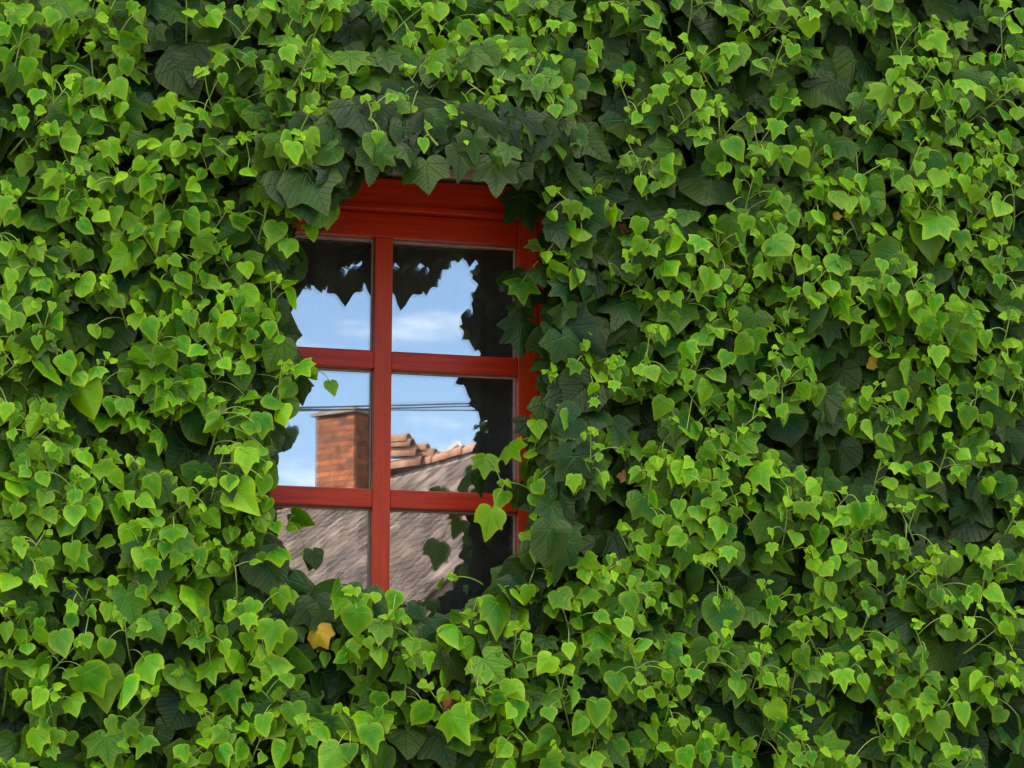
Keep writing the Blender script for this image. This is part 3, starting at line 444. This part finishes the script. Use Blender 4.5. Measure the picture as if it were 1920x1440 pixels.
OLD_TILES = {
 (0,0): "95,18,16 115,26,16 130,27,15 118,50,30 156,27,26 152,5,18 173,10,16 140,62,18 178,88,26,20 103,95,18 15,65,20 10,80,18 140,48,24 28,26,12 105,72,16",
 (480,0): "70,5,18 80,22,26 65,37,28 98,33,20 6,20,20 9,42,22 5,86,24 93,62,40 97,45,20 96,16,18 74,78,14 75,92,22 92,102,24 112,87,22 125,95,26 80,82,12 133,78,16 160,82,30 134,67,18 120,113,22 150,115,26 106,105,16 130,130,28 180,130,28 85,118,20 54,113,22 62,122,18 15,133,20 190,72,20 178,90,24 30,52,18 186,105,26 190,62,20 66,108,22 66,128,16 88,122,14 108,122,14 143,122,14 100,116,16",
 (960,0): "68,33,36 141,24,30 82,54,26 101,60,26 38,4,24 12,34,22 40,55,20 94,42,18 15,75,20 17,90,34 44,76,18 50,92,28 57,108,32 62,82,20 78,80,20 86,98,22 80,108,22 104,100,20 130,96,26 165,70,28 186,62,20 190,80,18 178,98,26 95,113,22 115,110,20 145,117,22 27,125,32 27,105,24 5,110,24 110,40,14 145,8,20 115,138,26 148,138,36 85,132,24 172,128,20 68,125,20 34,110,14 176,12,16 176,40,18 108,88,16 30,60,18 5,60,20 10,125,22 50,125,18",
 (1440,0): "57,36,38 73,53,26 86,44,24 41,68,40 72,72,26 6,60,24 5,80,20 25,48,26 44,24,20 60,15,18 124,4,24 160,16,16 105,35,22 18,122,28 58,122,40 50,96,22 104,108,24 88,102,14 80,136,20 130,95,24 165,80,20 15,92,22 66,98,20 146,30,20 165,28,18 80,118,20",
 (0,360): "24,22,28 48,22,24 99,8,20 125,8,20 170,24,24 65,93,26 90,90,30,60 83,108,24 137,100,26 55,108,22 60,115,20 70,122,24 110,90,16 95,70,24 12,28,20 152,50,14 180,8,18 8,137,20 20,139,16 165,58,16 80,2,16 75,38,16 50,85,16 100,105,16",
 (960,360): "90,12,26 105,4,32 140,2,24 178,12,22 72,40,26 60,50,20 67,76,26 83,88,34 30,90,18 46,84,18 47,98,20 65,100,18 112,88,20 135,82,18 168,88,20 155,110,28 180,95,20 135,110,20 185,112,20 175,138,20 25,132,16 75,115,20 93,110,22 108,125,20 165,130,20 144,112,18 150,20,18 125,12,16 22,62,16 30,105,16 22,118,14",
 (1440,360): "30,33,20 108,62,24 115,45,24 140,63,22 106,103,26 178,107,24 170,116,20 170,68,18 45,104,20 40,125,18 57,140,24 82,139,22 55,115,20 183,78,20 22,92,24 65,120,18 175,40,16 25,120,16 120,10,16 77,97,18 130,40,16 190,105,12 5,120,14",
 (0,720): "135,55,30 148,40,24 165,42,24 15,45,22 62,28,22 100,55,22 95,42,14 110,48,20 28,112,28 75,122,28 90,138,28 65,45,20 155,65,24 140,68,24 160,85,20 125,100,18 45,90,22 10,10,18 60,120,24 175,55,18 90,3,18 170,5,18 95,65,14 100,98,16 115,60,18 180,100,14 6,105,16 65,140,14",
 (960,720): "73,35,28 85,28,22 54,20,20 120,30,24 48,95,30 70,98,28 80,82,20 93,82,20 95,102,18 79,120,26 175,68,20 45,45,26 38,38,20 105,18,18 150,45,20 10,92,20 30,20,24 170,130,24 180,130,20 125,135,20 42,110,20 65,115,16 110,75,18 24,120,18 140,130,18 60,125,18 183,32,16 125,80,14 95,58,24 26,8,16 24,36,14",
 (1440,720): "15,15,24 43,15,26 43,28,28 60,40,30 26,30,20 15,35,22 26,45,22 37,58,28 52,60,14 58,58,12 72,68,32 14,59,16 52,72,20 65,83,22 98,103,28 134,77,26 162,37,26 145,33,18 112,105,22 150,88,18 168,95,28 153,115,32 100,128,30 120,98,20 80,115,22 142,92,20 186,48,24 180,120,20 115,28,18 10,115,18 20,130,20 55,5,24 80,5,18 178,38,14 132,105,18 115,127,18 75,130,14",
 (0,1080): "22,24,26 44,17,20 60,13,22 62,28,24 87,42,26 88,55,22 92,72,16 70,62,16 105,47,18 125,42,20 132,48,16 98,5,24 160,14,26 40,100,34 60,105,22 85,102,22 122,105,28 144,118,24 118,120,22 118,135,20 8,98,22 10,132,26 135,100,26 120,92,20 50,40,18 170,15,16 62,132,18 135,132,16 42,64,16",
 (480,1080): "18,30,28 27,40,18 40,26,16 65,70,34 53,83,32 35,95,28 35,62,18 54,110,18 82,90,22 122,41,26 138,57,22 143,70,24 132,83,24 150,88,20 110,78,22 112,123,26 140,127,28 86,133,18 117,112,18 180,125,20 170,132,16 125,135,20 45,66,14 22,50,16 160,138,18 120,27,11 125,50,16 145,42,14 70,38,16 95,30,14",
 (960,1080): "100,68,28 107,70,24 142,62,26 122,38,18 110,36,16 160,10,26 165,33,20 80,102,34 21,90,26 158,98,28 178,92,20 180,110,24 105,100,18 140,18,20 188,10,18 188,55,18 95,122,16 145,45,18 175,20,22 150,78,20",
 (1440,1080): "106,38,34 124,28,22 13,10,28 10,38,26 80,18,20 78,36,18 95,13,18 60,20,18 127,62,32 148,57,28 135,42,20 165,33,24 165,60,18 50,98,22 68,108,22 36,120,26 80,122,20 86,138,30 92,105,18 158,105,24 150,122,30 173,121,16 18,76,16 188,130,18 30,82,22 135,8,16",
}
# leaves hanging in front of the frame and the glass: px, py, size, tip angle, depth, young?
FRONT = [(988,392,80,8,-.03,0),(997,461,26,-75,-.10,1),(1024,482,28,-10,-.12,1),(962,532,50,5,-.06,0),(980,545,58,0,-.09,1),(996,560,50,10,-.04,0),(976,628,66,0,-.10,0),(978,588,50,0,-.02,0),
 (1012,800,40,5,-.10,1),(990,806,46,-5,-.04,0),(908,872,48,-10,-.10,1),(900,905,40,15,.0,0),(962,848,44,20,-.10,1),(1003,852,32,0,-.1,1),(916,980,52,-15,-.13,1),(938,935,34,-30,-.08,1),(986,888,44,0,-.1,1),
 (1006,915,40,0,-.12,1),(975,925,40,5,-.06,0),(985,940,46,20,-.05,0),(1015,955,38,0,-.1,1),(582,1050,28,-10,-.10,0),(572,1038,20,-20,-.08,1),(564,735,42,0,-.12,0),(582,700,30,40,-.1,1),(622,727,34,10,-.14,1),
 (535,830,30,0,.02,0),(565,975,44,60,-.12,1),(590,1046,34,12,-.1,0),(612,398,54,5,-.22,1),(598,404,50,5,-.18,0),(585,440,24,8,-.23,1),(540,565,34,10,-.06,0),(802,326,64,2,-.39,0),(930,330,66,2,-.39,0),(700,306,56,-8,-.40,0),(745,300,52,10,-.40,0),(862,304,54,-5,-.40,0),(972,330,48,0,-.36,0),(877,1108,18,-10,-.1,0),
 (828,1100,28,-20,-.12,1),(782,1142,30,0,-.1,0),(812,1140,28,10,-.1,0),(660,345,44,0,-.20,0),(640,352,50,5,-.17,0),(690,322,32,10,-.05,0),(720,318,30,-20,-.05,0)]
WINPOLY = [(648,306),(700,294),(780,297),(812,302),(832,298),(895,302),(925,306),(948,310),(975,320),(1000,345),(1019,385),(1022,560),(1020,760),(1010,800),(1008,880),(1002,1000),(976,1046),(930,1088),(922,1120),(880,1150),(800,1165),(740,1140),(700,1112),(600,1108),(560,1105),(515,1020),(505,905),(535,800),(545,745),(575,690),(545,640),(535,590),(530,560),(552,500),(552,440),(590,395),(648,372)]
def inside(x, y, poly=WINPOLY):
    c = False; n = len(poly)
    for i in range(n):
        x1, y1 = poly[i]; x2, y2 = poly[i-1]
        if (y1 > y) != (y2 > y) and x < (x2-x1)*(y-y1)/(y2-y1)+x1: c = not c
    return c
def edge_dist(x, y, poly=WINPOLY):
    d = 1e9; n = len(poly)
    for i in range(n):
        x1, y1 = poly[i]; x2, y2 = poly[i-1]; dx, dy = x2-x1, y2-y1
        t_ = max(0, min(1, ((x-x1)*dx+(y-y1)*dy)/(dx*dx+dy*dy+1e-9))); d = min(d, math.hypot(x-x1-t_*dx, y-y1-t_*dy))
    return d
def reach(px, py):                          # how far the ivy stands off the wall here (outermost y)
    a = -.285
    if 500 < px < 1040 and 190 < py < 400: a = -.285-.115*min(1, (py-190)/110)*min(1, (px-500)/60, (1040-px)/40)
    if px > 985 and 300 < py < 1000: a = -.235-.05*min(1, max(0, (px-1010)/170))
    return a
def parse(T):
    out = []
    for (ox, oy), s in T.items():
        for e in s.split():
            v = [float(k) for k in e.split(',')]
            out.append((ox+v[0]*2.5, oy+v[1]*2.5, v[2]*2.5, v[3] if len(v) > 3 else None))
    return out

# blade outlines: (angle from the tip axis, radius)
SH_Y = [[(0,1),(5,.90),(12,.80),(25,.67),(45,.585),(65,.57),(90,.51),(120,.43),(145,.31),(165,.22),(178,.14)],
        [(0,1),(5,.89),(11,.79),(24,.63),(36,.60),(46,.71),(54,.61),(80,.54),(108,.47),(135,.33),(160,.23),(178,.14)],
        [(0,1),(4,.92),(9,.83),(20,.68),(36,.57),(55,.55),(80,.48),(110,.40),(140,.28),(165,.18),(178,.12)],
        [(0,1),(4,.90),(9,.78),(18,.62),(29,.55),(41,.68),(48,.79),(54,.66),(70,.54),(84,.58),(93,.66),(104,.50),(130,.36),(158,.24),(178,.13)],
        [(0,1),(5,.92),(12,.84),(28,.72),(50,.65),(70,.60),(95,.54),(120,.44),(145,.34),(165,.22),(178,.12)]]
SH_O = [[(0,1),(8,.84),(18,.66),(28,.60),(40,.73),(47,.80),(53,.74),(66,.58),(80,.58),(92,.66),(98,.67),(108,.56),(125,.46),(145,.40),(162,.26),(178,.04)],
        [(0,1),(10,.82),(22,.68),(33,.66),(44,.76),(50,.79),(57,.70),(72,.62),(88,.64),(96,.62),(112,.52),(135,.44),(160,.28),(178,.04)],
        [(0,1),(9,.80),(19,.60),(28,.55),(38,.66),(46,.78),(51,.80),(58,.66),(70,.52),(82,.54),(94,.64),(101,.62),(112,.48),(135,.38),(160,.24),(178,.04)],
        [(0,1),(12,.86),(28,.76),(45,.74),(60,.70),(80,.66),(100,.60),(125,.50),(150,.38),(168,.22),(178,.04)]]
RINGS = (.34, .68, .90, 1.0)
def template(shape):
    a = [s[0] for s in shape]; r_ = [s[1] for s in shape]
    ang = []
    for i in range(len(a)-1):
        ang += [a[i]] + ([(a[i]+a[i+1])/2] if a[i+1]-a[i] > 16 else [])
    ang.append(a[-1]); rad = np.interp(ang, a, r_)
    full = [(-x, y) for x, y in zip(ang[::-1], rad[::-1])][:-1]+list(zip(ang, rad))
    n = len(full); P = [(0, 0, 0)]
    for k in RINGS:
        for (t_, q_) in full: P.append((q_*k*math.sin(R(t_)), q_*k*math.cos(R(t_)), k))
    F3, F4 = [], []
    for i in range(n-1): F3.append((0, 1+i+1, 1+i))
    for j in range(len(RINGS)-1):
        for i in range(n-1): b0 = 1+j*n+i; F4.append((b0, b0+1, b0+1+n, b0+n))
    return np.array(P), np.array(F3), np.array(F4)
TY = [template(s) for s in SH_Y]; TO = [template(s) for s in SH_O]

class Leaves:
    def __init__(s): s.V, s.T, s.U, s.F3, s.F4, s.n = [], [], [], [], [], 0
    def add(s, org, tip, nrm, size, tmpl, hue, val, fold=None, droop=None, wave=None):
        P, F3, F4 = tmpl
        x, y, k = P[:, 0]*rng.uniform(.9, 1.12), P[:, 1], P[:, 2]
        fold = rng.normal(.16, .24) if fold is None else fold
        droop = rng.uniform(-.05, .34) if droop is None else droop
        wv = rng.uniform(.02, .06) if wave is None else wave
        ph = rng.uniform(0, 6.28); an = np.arctan2(x, y); rr = np.hypot(x, y)
        z = -fold*np.abs(x) - droop*np.maximum(y, 0)**2*.8 - .18*np.maximum(-y, 0) + wv*np.sin(4*an+ph)*rr**2 + wv*.8*np.cos(9*an+ph)*rr*k*.5 + .10*rng.uniform(0, 1)*rr*(np.cos(an*2*math.pi/1.5)*.3)
        k2 = 1+.07*math.sin(ph)*np.sin(2*an+ph*3)+rng.normal(0, .05)*np.sin(3*an+ph)+rng.normal(0, .035)*np.sin(5*an+2*ph)*k; x = x*k2; y = y*k2
        curl = rng.normal(0, .22); z = z - curl*x*rr
        x = x*(1-.12*abs(fold)) + rng.normal(0, .05)*y*y
        tip = tip/np.linalg.norm(tip); nrm = nrm-tip*(nrm@tip); nrm /= np.linalg.norm(nrm); sd = np.cross(tip, nrm)
        W_ = org + size*(np.outer(x, sd)+np.outer(y, tip)+np.outer(z, nrm))
        s.V.append(W_); s.U.append(P[:, :2]); c = np.ones((len(P), 4)); c[:, 0] = hue; c[:, 1] = val; c[:, 2] = k; s.T.append(c)
        s.F3.append(F3+s.n); s.F4.append(F4+s.n); s.n += len(P)
    def build(s, name, m, parent):
        V = np.vstack(s.V); F3 = np.vstack(s.F3); F4 = np.vstack(s.F4)
        me = bpy.data.meshes.new(name); me.vertices.add(len(V)); me.vertices.foreach_set('co', V.ravel().astype(np.float32))
        li = np.concatenate([F3.ravel(), F4.ravel()]).astype(np.int32); me.loops.add(len(li)); me.loops.foreach_set('vertex_index', li)
        nf = len(F3)+len(F4); me.polygons.add(nf)
        st = np.concatenate([np.arange(len(F3))*3, len(F3)*3+np.arange(len(F4))*4]).astype(np.int32)
        me.polygons.foreach_set('loop_start', st); me.polygons.foreach_set('use_smooth', np.ones(nf, bool))
        me.update(calc_edges=True)
        U = np.vstack(s.U); uvl = me.uv_layers.new(name='blade'); uvl.data.foreach_set('uv', U[li].ravel().astype(np.float32))
        ca = me.color_attributes.new('tint', 'FLOAT_COLOR', 'POINT'); ca.data.foreach_set('color', np.vstack(s.T).ravel().astype(np.float32))
        return link(name, me, parent, [m])
class Tubes:
    def __init__(s): s.V, s.F = [], []
    def add(s, pts, r0, r1=None, n=5):
        V, F = tube(pts, r0, r1, n); b = len(s.V); s.V += V; s.F += [tuple(i+b for i in f) for f in F]
    def build(s, name, m, parent): return pyobj(name, s.V, s.F, [m], parent, True)
def bez(a, b, c, n=6):
    return [tuple((1-t_)**2*np.asarray(a)+2*t_*(1-t_)*np.asarray(b)+t_*t_*np.asarray(c)) for t_ in np.linspace(0, 1, n)]
def pose(ang, tilt, roll):
    a = R(ang); d0 = np.array([math.sin(a), 0, -math.cos(a)]); out = np.array([0, -1.0, 0])
    tip = d0*math.cos(tilt)+out*math.sin(tilt); n = out*math.cos(tilt)-d0*math.sin(tilt); sd = np.cross(tip, n)
    return tip, n*math.cos(roll)+sd*math.sin(roll)

ivy = empty('ivy', 'dense green ivy covering the wall around the window, bright shoots over dark leaves', 'ivy', (0, 0, 0))
young = parse(YOUNG_TILES); old = parse(OLD_TILES)
for _ in range(30):                         # small sprigs over the dark overhang
    young.append((rng.uniform(560, 1060), rng.uniform(140, 285), rng.uniform(16, 30), None))
# --- old leaves, explicit
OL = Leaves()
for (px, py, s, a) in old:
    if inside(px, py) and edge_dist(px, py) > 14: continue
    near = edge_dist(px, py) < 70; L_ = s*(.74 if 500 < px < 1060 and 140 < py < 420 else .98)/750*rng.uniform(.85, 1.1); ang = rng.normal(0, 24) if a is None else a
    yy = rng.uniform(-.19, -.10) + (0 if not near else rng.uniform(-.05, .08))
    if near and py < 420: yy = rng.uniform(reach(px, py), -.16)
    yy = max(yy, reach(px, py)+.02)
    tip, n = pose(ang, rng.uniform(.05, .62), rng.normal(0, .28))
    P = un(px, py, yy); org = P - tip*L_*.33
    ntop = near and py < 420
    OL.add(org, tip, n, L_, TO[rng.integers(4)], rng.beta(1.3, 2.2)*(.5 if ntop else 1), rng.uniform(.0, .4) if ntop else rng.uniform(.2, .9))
# --- background layers of old leaves, whole wall
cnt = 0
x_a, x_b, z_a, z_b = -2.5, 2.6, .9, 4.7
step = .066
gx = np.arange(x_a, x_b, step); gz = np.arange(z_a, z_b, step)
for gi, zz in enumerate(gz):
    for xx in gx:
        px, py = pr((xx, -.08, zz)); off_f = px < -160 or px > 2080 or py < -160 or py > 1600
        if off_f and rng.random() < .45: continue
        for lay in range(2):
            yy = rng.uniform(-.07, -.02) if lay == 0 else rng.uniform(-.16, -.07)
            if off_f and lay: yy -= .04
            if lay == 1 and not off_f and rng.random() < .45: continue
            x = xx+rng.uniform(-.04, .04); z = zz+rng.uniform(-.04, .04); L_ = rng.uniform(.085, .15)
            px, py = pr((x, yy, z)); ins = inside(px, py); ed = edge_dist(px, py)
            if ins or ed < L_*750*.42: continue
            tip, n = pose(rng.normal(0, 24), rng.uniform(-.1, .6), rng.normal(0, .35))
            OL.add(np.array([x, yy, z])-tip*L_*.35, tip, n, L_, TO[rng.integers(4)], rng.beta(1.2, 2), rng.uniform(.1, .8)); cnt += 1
# --- the thickness of the ivy round the window opening, seen from below and in the glass
per = []
for i in range(len(WINPOLY)):
    x1, y1 = WINPOLY[i]; x2, y2 = WINPOLY[(i+1) % len(WINPOLY)]; d = math.hypot(x2-x1, y2-y1)
    for k in range(max(1, int(d/13))):
        t_ = (k+.5)/max(1, int(d/13)); per.append((x1+(x2-x1)*t_, y1+(y2-y1)*t_, (y2-y1)/d, -(x2-x1)/d))
for (x, y, nx_, ny_) in per:
    top = y < 400
    for k in range(5 if (top or x > 980) else 3):
        lo = reach(x, y) if (top or x > 980) else -.2
        yy = rng.uniform(lo, .06); L_ = rng.uniform(.06, .12); o_ = rng.uniform(.50, 1.1)*L_*750
        px, py = x+nx_*o_, y+ny_*o_
        if y > 1080 and yy > -.02: continue
        tip, n = pose(rng.normal(0, 26), rng.uniform(-.2, .5), rng.normal(0, .5))
        P = un(px, py, yy)
        if inside(px, py): continue
        OL.add(P-tip*L_*.42, tip, n, L_, TO[rng.integers(4)], rng.beta(1.2, 2), rng.uniform(.1, .8))
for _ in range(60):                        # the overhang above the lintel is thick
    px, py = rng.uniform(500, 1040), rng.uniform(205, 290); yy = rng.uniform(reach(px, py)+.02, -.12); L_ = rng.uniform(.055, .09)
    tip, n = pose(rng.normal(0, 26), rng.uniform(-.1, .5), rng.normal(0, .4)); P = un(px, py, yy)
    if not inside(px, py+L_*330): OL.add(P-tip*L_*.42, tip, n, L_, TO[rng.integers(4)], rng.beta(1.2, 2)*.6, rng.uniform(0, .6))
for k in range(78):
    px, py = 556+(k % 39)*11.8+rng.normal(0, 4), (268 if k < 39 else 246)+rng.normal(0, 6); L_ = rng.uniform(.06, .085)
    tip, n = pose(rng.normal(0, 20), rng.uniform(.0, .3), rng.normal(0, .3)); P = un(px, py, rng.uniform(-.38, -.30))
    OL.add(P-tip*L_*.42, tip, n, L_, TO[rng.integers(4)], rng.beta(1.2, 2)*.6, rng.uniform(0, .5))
# --- young leaves grouped in shoots
pts = [list(a) for a in young if not (inside(a[0], a[1]) and edge_dist(a[0], a[1]) > 22)]
frontY = [f for f in FRONT if f[5]]
for f in FRONT:
    px, py, s, a, yy, yg = f; L_ = s*1.0/750
    tip, n = pose(a, rng.uniform(0, .3), rng.normal(0, .25)); P = un(px, py, yy)
    if not yg: OL.add(P-tip*L_*.35, tip, n, L_, TO[rng.integers(3)] if s > 45 else TY[rng.integers(5)], rng.uniform(.2, .8), rng.uniform(.1, .6))
# margins outside the frame
for _ in range(1500):
    x, z = rng.uniform(-2.4, 2.5), rng.uniform(1.0, 4.6); px, py = pr((x, -.2, z))
    if -10 < px < 1930 and -10 < py < 1450: continue
    pts.append([px, py, rng.uniform(26, 52), None])
pts = [p+[None, 0] for p in pts]+[[f[0], f[1], f[2], f[3], f[4], 1] for f in frontY]
unused = set(range(len(pts))); PX = np.array([(p[0], p[1]) for p in pts]); shoots = []
order = sorted(unused, key=lambda i: PX[i, 1])
for i in order:
    if i not in unused: continue
    d = np.hypot(PX[:, 0]-PX[i, 0], (PX[:, 1]-PX[i, 1]-28)*.9); cand = [j for j in np.argsort(d) if j in unused and d[j] < 78 and pts[j][5] == pts[i][5]][:7]
    if i not in cand: cand = [i]+cand[:6]
    for j in cand: unused.discard(j)
    shoots.append(cand)
def shoot_key(c): 
    m_ = PX[c].mean(0); return -(len(c) if -20 < m_[0] < 1940 and -20 < m_[1] < 1460 else 0)
shoots.sort(key=shoot_key)
rest_L, rest_T, ML = Leaves(), Tubes(), Leaves()
for si, c in enumerate(shoots):
    LV, TB = (Leaves(), Tubes()) if si < 100 else (rest_L, rest_T)
    m_ = PX[c].mean(0); dep = reach(m_[0], m_[1])+(rng.uniform(-.09, -.03) if 500 < m_[0] < 1040 and 120 < m_[1] < 400 else rng.uniform(.0, .07))
    org_list = []
    for j in c:
        px, py, s, a, yf, _f = pts[j]
        yy = yf if yf is not None else min(-.12, max(dep+rng.normal(0, .02), -.46))
        L_ = s*.91/750*rng.uniform(.88, 1.16); ang = rng.normal(0, 26) if a is None else a
        tip, n = pose(ang, rng.normal(.28, .36), rng.normal(0, .5))
        P = un(px, py, yy); org = P-tip*L_*.36
        small = s < 24
        hue = min(1, max(0, rng.beta(1.6, 2.0)+(.25 if small else 0))); tm = TY[rng.integers(5)] if s < 50 else TY[[0, 1, 3, 3, 4][rng.integers(5)]]
        LV.add(org, tip, n, L_, tm, hue, rng.uniform(.25, .85)+(.1 if small else 0))
        org_list.append((org, L_))
        # further leaves a little deeper: some young, many full grown
        for rep_ in range(rng.integers(1, 5)):
            q2 = (px+rng.normal(0, 18), py+rng.normal(6, 17))
            if yf is None and not (inside(*q2) or edge_dist(*q2) < 26):
                tip2, n2 = pose(rng.normal(0, 30), rng.normal(.3, .34), rng.normal(0, .5))
                if rng.random() < .42:
                    L2 = L_*rng.uniform(.75, 1.1); P2 = un(q2[0], q2[1], yy+rng.uniform(.02, .07)); LV.add(P2-tip2*L2*.36, tip2, n2, L2, TY[rng.integers(5)], rng.beta(1.3, 2.4), rng.uniform(.1, .7))
                else:
                    L2 = rng.uniform(.045, .088); P2 = un(q2[0], q2[1], yy+rng.uniform(.04, .12)); ML.add(P2-tip2*L2*.36, tip2, n2, L2, TO[rng.integers(4)] if rng.random() < .5 else TY[[1, 3, 3, 4][rng.integers(4)]], rng.beta(1.3, 1.6), rng.uniform(.1, .9))
    O = np.array([o_[0] for o_ in org_list]); ce = O.mean(0)
    ax_ = rng.uniform(-.9, .9); ln = .05+.045*math.sqrt(len(c))
    hi = np.array([ce[0]+math.sin(ax_)*ln*.5, ce[1]+.004, ce[2]+math.cos(ax_)*ln*.38]); lo = np.array([ce[0]-math.sin(ax_)*ln*.7, min(ce[1]+.16, -.04), ce[2]-math.cos(ax_)*ln*.7])
    if inside(*pr(lo)) or edge_dist(*pr(lo)) < 25: lo = np.array([2*ce[0]-lo[0], lo[1], lo[2]])
    if inside(*pr(hi)) or edge_dist(*pr(hi)) < 15: hi = ce+np.array([0, .01, .01])
    if not pts[c[0]][5] and (inside(*pr(lo)) or edge_dist(*pr(lo)) < 20): lo = ce+np.array([.04 if m_[0] > 760 else -.04, .03, 0])
    if not pts[c[0]][5]:
        mid = (hi+lo)/2+np.array([rng.normal(0, .012), -.02, rng.normal(0, .01)])
        st = bez(lo, mid, hi, 8); TB.add(st, .0030, .0014)
    else:
        side = .10 if m_[0] > 760 else -.10
        lo = ce+np.array([side, .02, .0]); hi = ce+np.array([side*.2, 0, .012]); st = bez(lo, (lo+hi)/2+np.array([0, -.01, .015]), hi, 8); TB.add(st, .0020, .0012)
    sa = np.array(st)
    for _k in range(rng.integers(2, 5)):
        o_ = hi+np.array([rng.normal(0, .012), rng.uniform(-.014, .002), rng.uniform(-.004, .02)]) if not pts[c[0]][5] else sa[-1]+np.array([rng.normal(0, .006), -.004, rng.uniform(0, .008)])
        tip, n = pose(rng.uniform(-110, 110), rng.uniform(-.2, .6), rng.normal(0, .5)); l_ = rng.uniform(.012, .026)
        LV.add(o_, tip, n, l_, TY[[0, 2, 2, 1][rng.integers(4)]], rng.uniform(.6, 1), rng.uniform(.6, .95)); TB.add([tuple(sa[-1]), tuple((sa[-1]+o_)/2+np.array([0, 0, .003])), tuple(o_)], .0012, .0008, 4)
    for (o_, L_) in org_list:
        dd = np.linalg.norm(sa-o_-np.array([0, 0, -.02]), axis=1); k = int(np.argmin(dd)); b_ = sa[max(0, k-rng.integers(0, 2))]
        if np.linalg.norm(b_-o_) > .16: b_ = o_+np.array([rng.normal(0, .03), .06, rng.normal(0, .02)])
        mid = (b_+o_)/2+np.array([0, -.012, .016+.1*abs(o_[0]-b_[0])]); TB.add(bez(b_, mid, o_+np.array([0, .0005, 0]), 6), .0014, .0010, 4)
    if si < 100:
        o = LV.build('shoot_foliage', M_young, ivy); TB.build('stem', M_stem, o)
o = rest_L.build('young_leaves', M_young, ivy); o['kind'] = 'stuff'; st_ = rest_T.build('stem', M_stem, o)
for _ in range(120):                        # middle-aged leaves blending the overhang into the wall
    px, py = rng.uniform(480, 1090), rng.uniform(110, 300); L2 = rng.uniform(.04, .075); tip2, n2 = pose(rng.normal(0, 28), rng.normal(.3, .3), rng.normal(0, .45))
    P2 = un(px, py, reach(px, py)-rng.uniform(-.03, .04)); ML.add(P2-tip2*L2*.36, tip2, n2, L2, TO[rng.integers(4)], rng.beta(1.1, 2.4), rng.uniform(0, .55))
o = ML.build('grown_leaves', M_mid, ivy); o['kind'] = 'stuff'
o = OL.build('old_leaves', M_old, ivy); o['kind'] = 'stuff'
# woody stems behind the leaves
WT_ = Tubes()
for _ in range(70):
    x, z = rng.uniform(-2.4, 2.5), rng.uniform(0, 1.6); p = [(x, -.03, z)]
    dx = rng.normal(0, .05)
    while p[-1][2] < 4.6:
        dx = dx*.9+rng.normal(0, .02); nx2, nz2 = p[-1][0]+dx, p[-1][2]+.11
        if X0-.1 < nx2 < X1+.1 and ZB-.1 < nz2 < ZT+.15:
            if len(p) < 3 or p[-1][2] < ZB: break
            nx2 = X0-.12 if nx2 < -.33 else X1+.12
        p.append((nx2, -.03+rng.normal(0, .008), nz2))
    if len(p) > 4: WT_.add(p, rng.uniform(.004, .009), .002)
# loose petioles of old leaves showing in the dark gaps
for _ in range(260):
    px, py = rng.uniform(0, 1920), rng.uniform(0, 1440)
    if inside(px, py) or edge_dist(px, py) < 50: continue
    a_ = un(px, py, -.06); b_ = un(px+rng.normal(0, 55), py+rng.normal(0, 40), -.15); WT_.add(bez(a_, (a_+b_)/2+np.array([0, -.01, .02]), b_, 6), .0016, .0011, 4)
WT_.build('woody_stem', M_vine, ivy)
# yellow, brown leaves caught in the ivy
def single(name, label, m, lst, tm, parent=ivy):
    for (px, py, s, a, yy) in lst:
        Lf = Leaves(); tip, n = pose(a, .3, rng.normal(0, .3)); P = un(px, py, yy); L_ = s*1.1/750
        Lf.add(P-tip*L_*.35, tip, n, L_, tm, .3, .9, wave=.08); o = Lf.build(name, m, parent); o['label'] = label
single('yellow_leaf', 'large yellow leaf with an orange edge below the window', M_yellow, [(604, 1195, 34, 28, -.215)], TO[1])
single('yellow_leaf', 'small yellowed ivy leaf', M_yellow, [(516, 1240, 18, 40, -.2), (1572, 404, 16, 90, -.2), (1640, 682, 22, 70, -.16)], TY[1])
single('brown_leaf', 'dry brown leaf caught among the green ones', M_dry, [(842, 1325, 26, -30, -.2), (1172, 895, 20, 30, -.16), (1665, 1222, 30, 20, -.18), (1655, 1270, 34, 60, -.15), (1155, 655, 34, 5, -.06), (622, 130, 40, 40, -.05), (1482, 1400, 34, 60, -.12), (700, 22, 18, 0, -.1), (1178, 425, 30, 60, -.1), (1270, 1345, 26, 60, -.1), (508, 295, 62, 3, -.06)], TO[0])
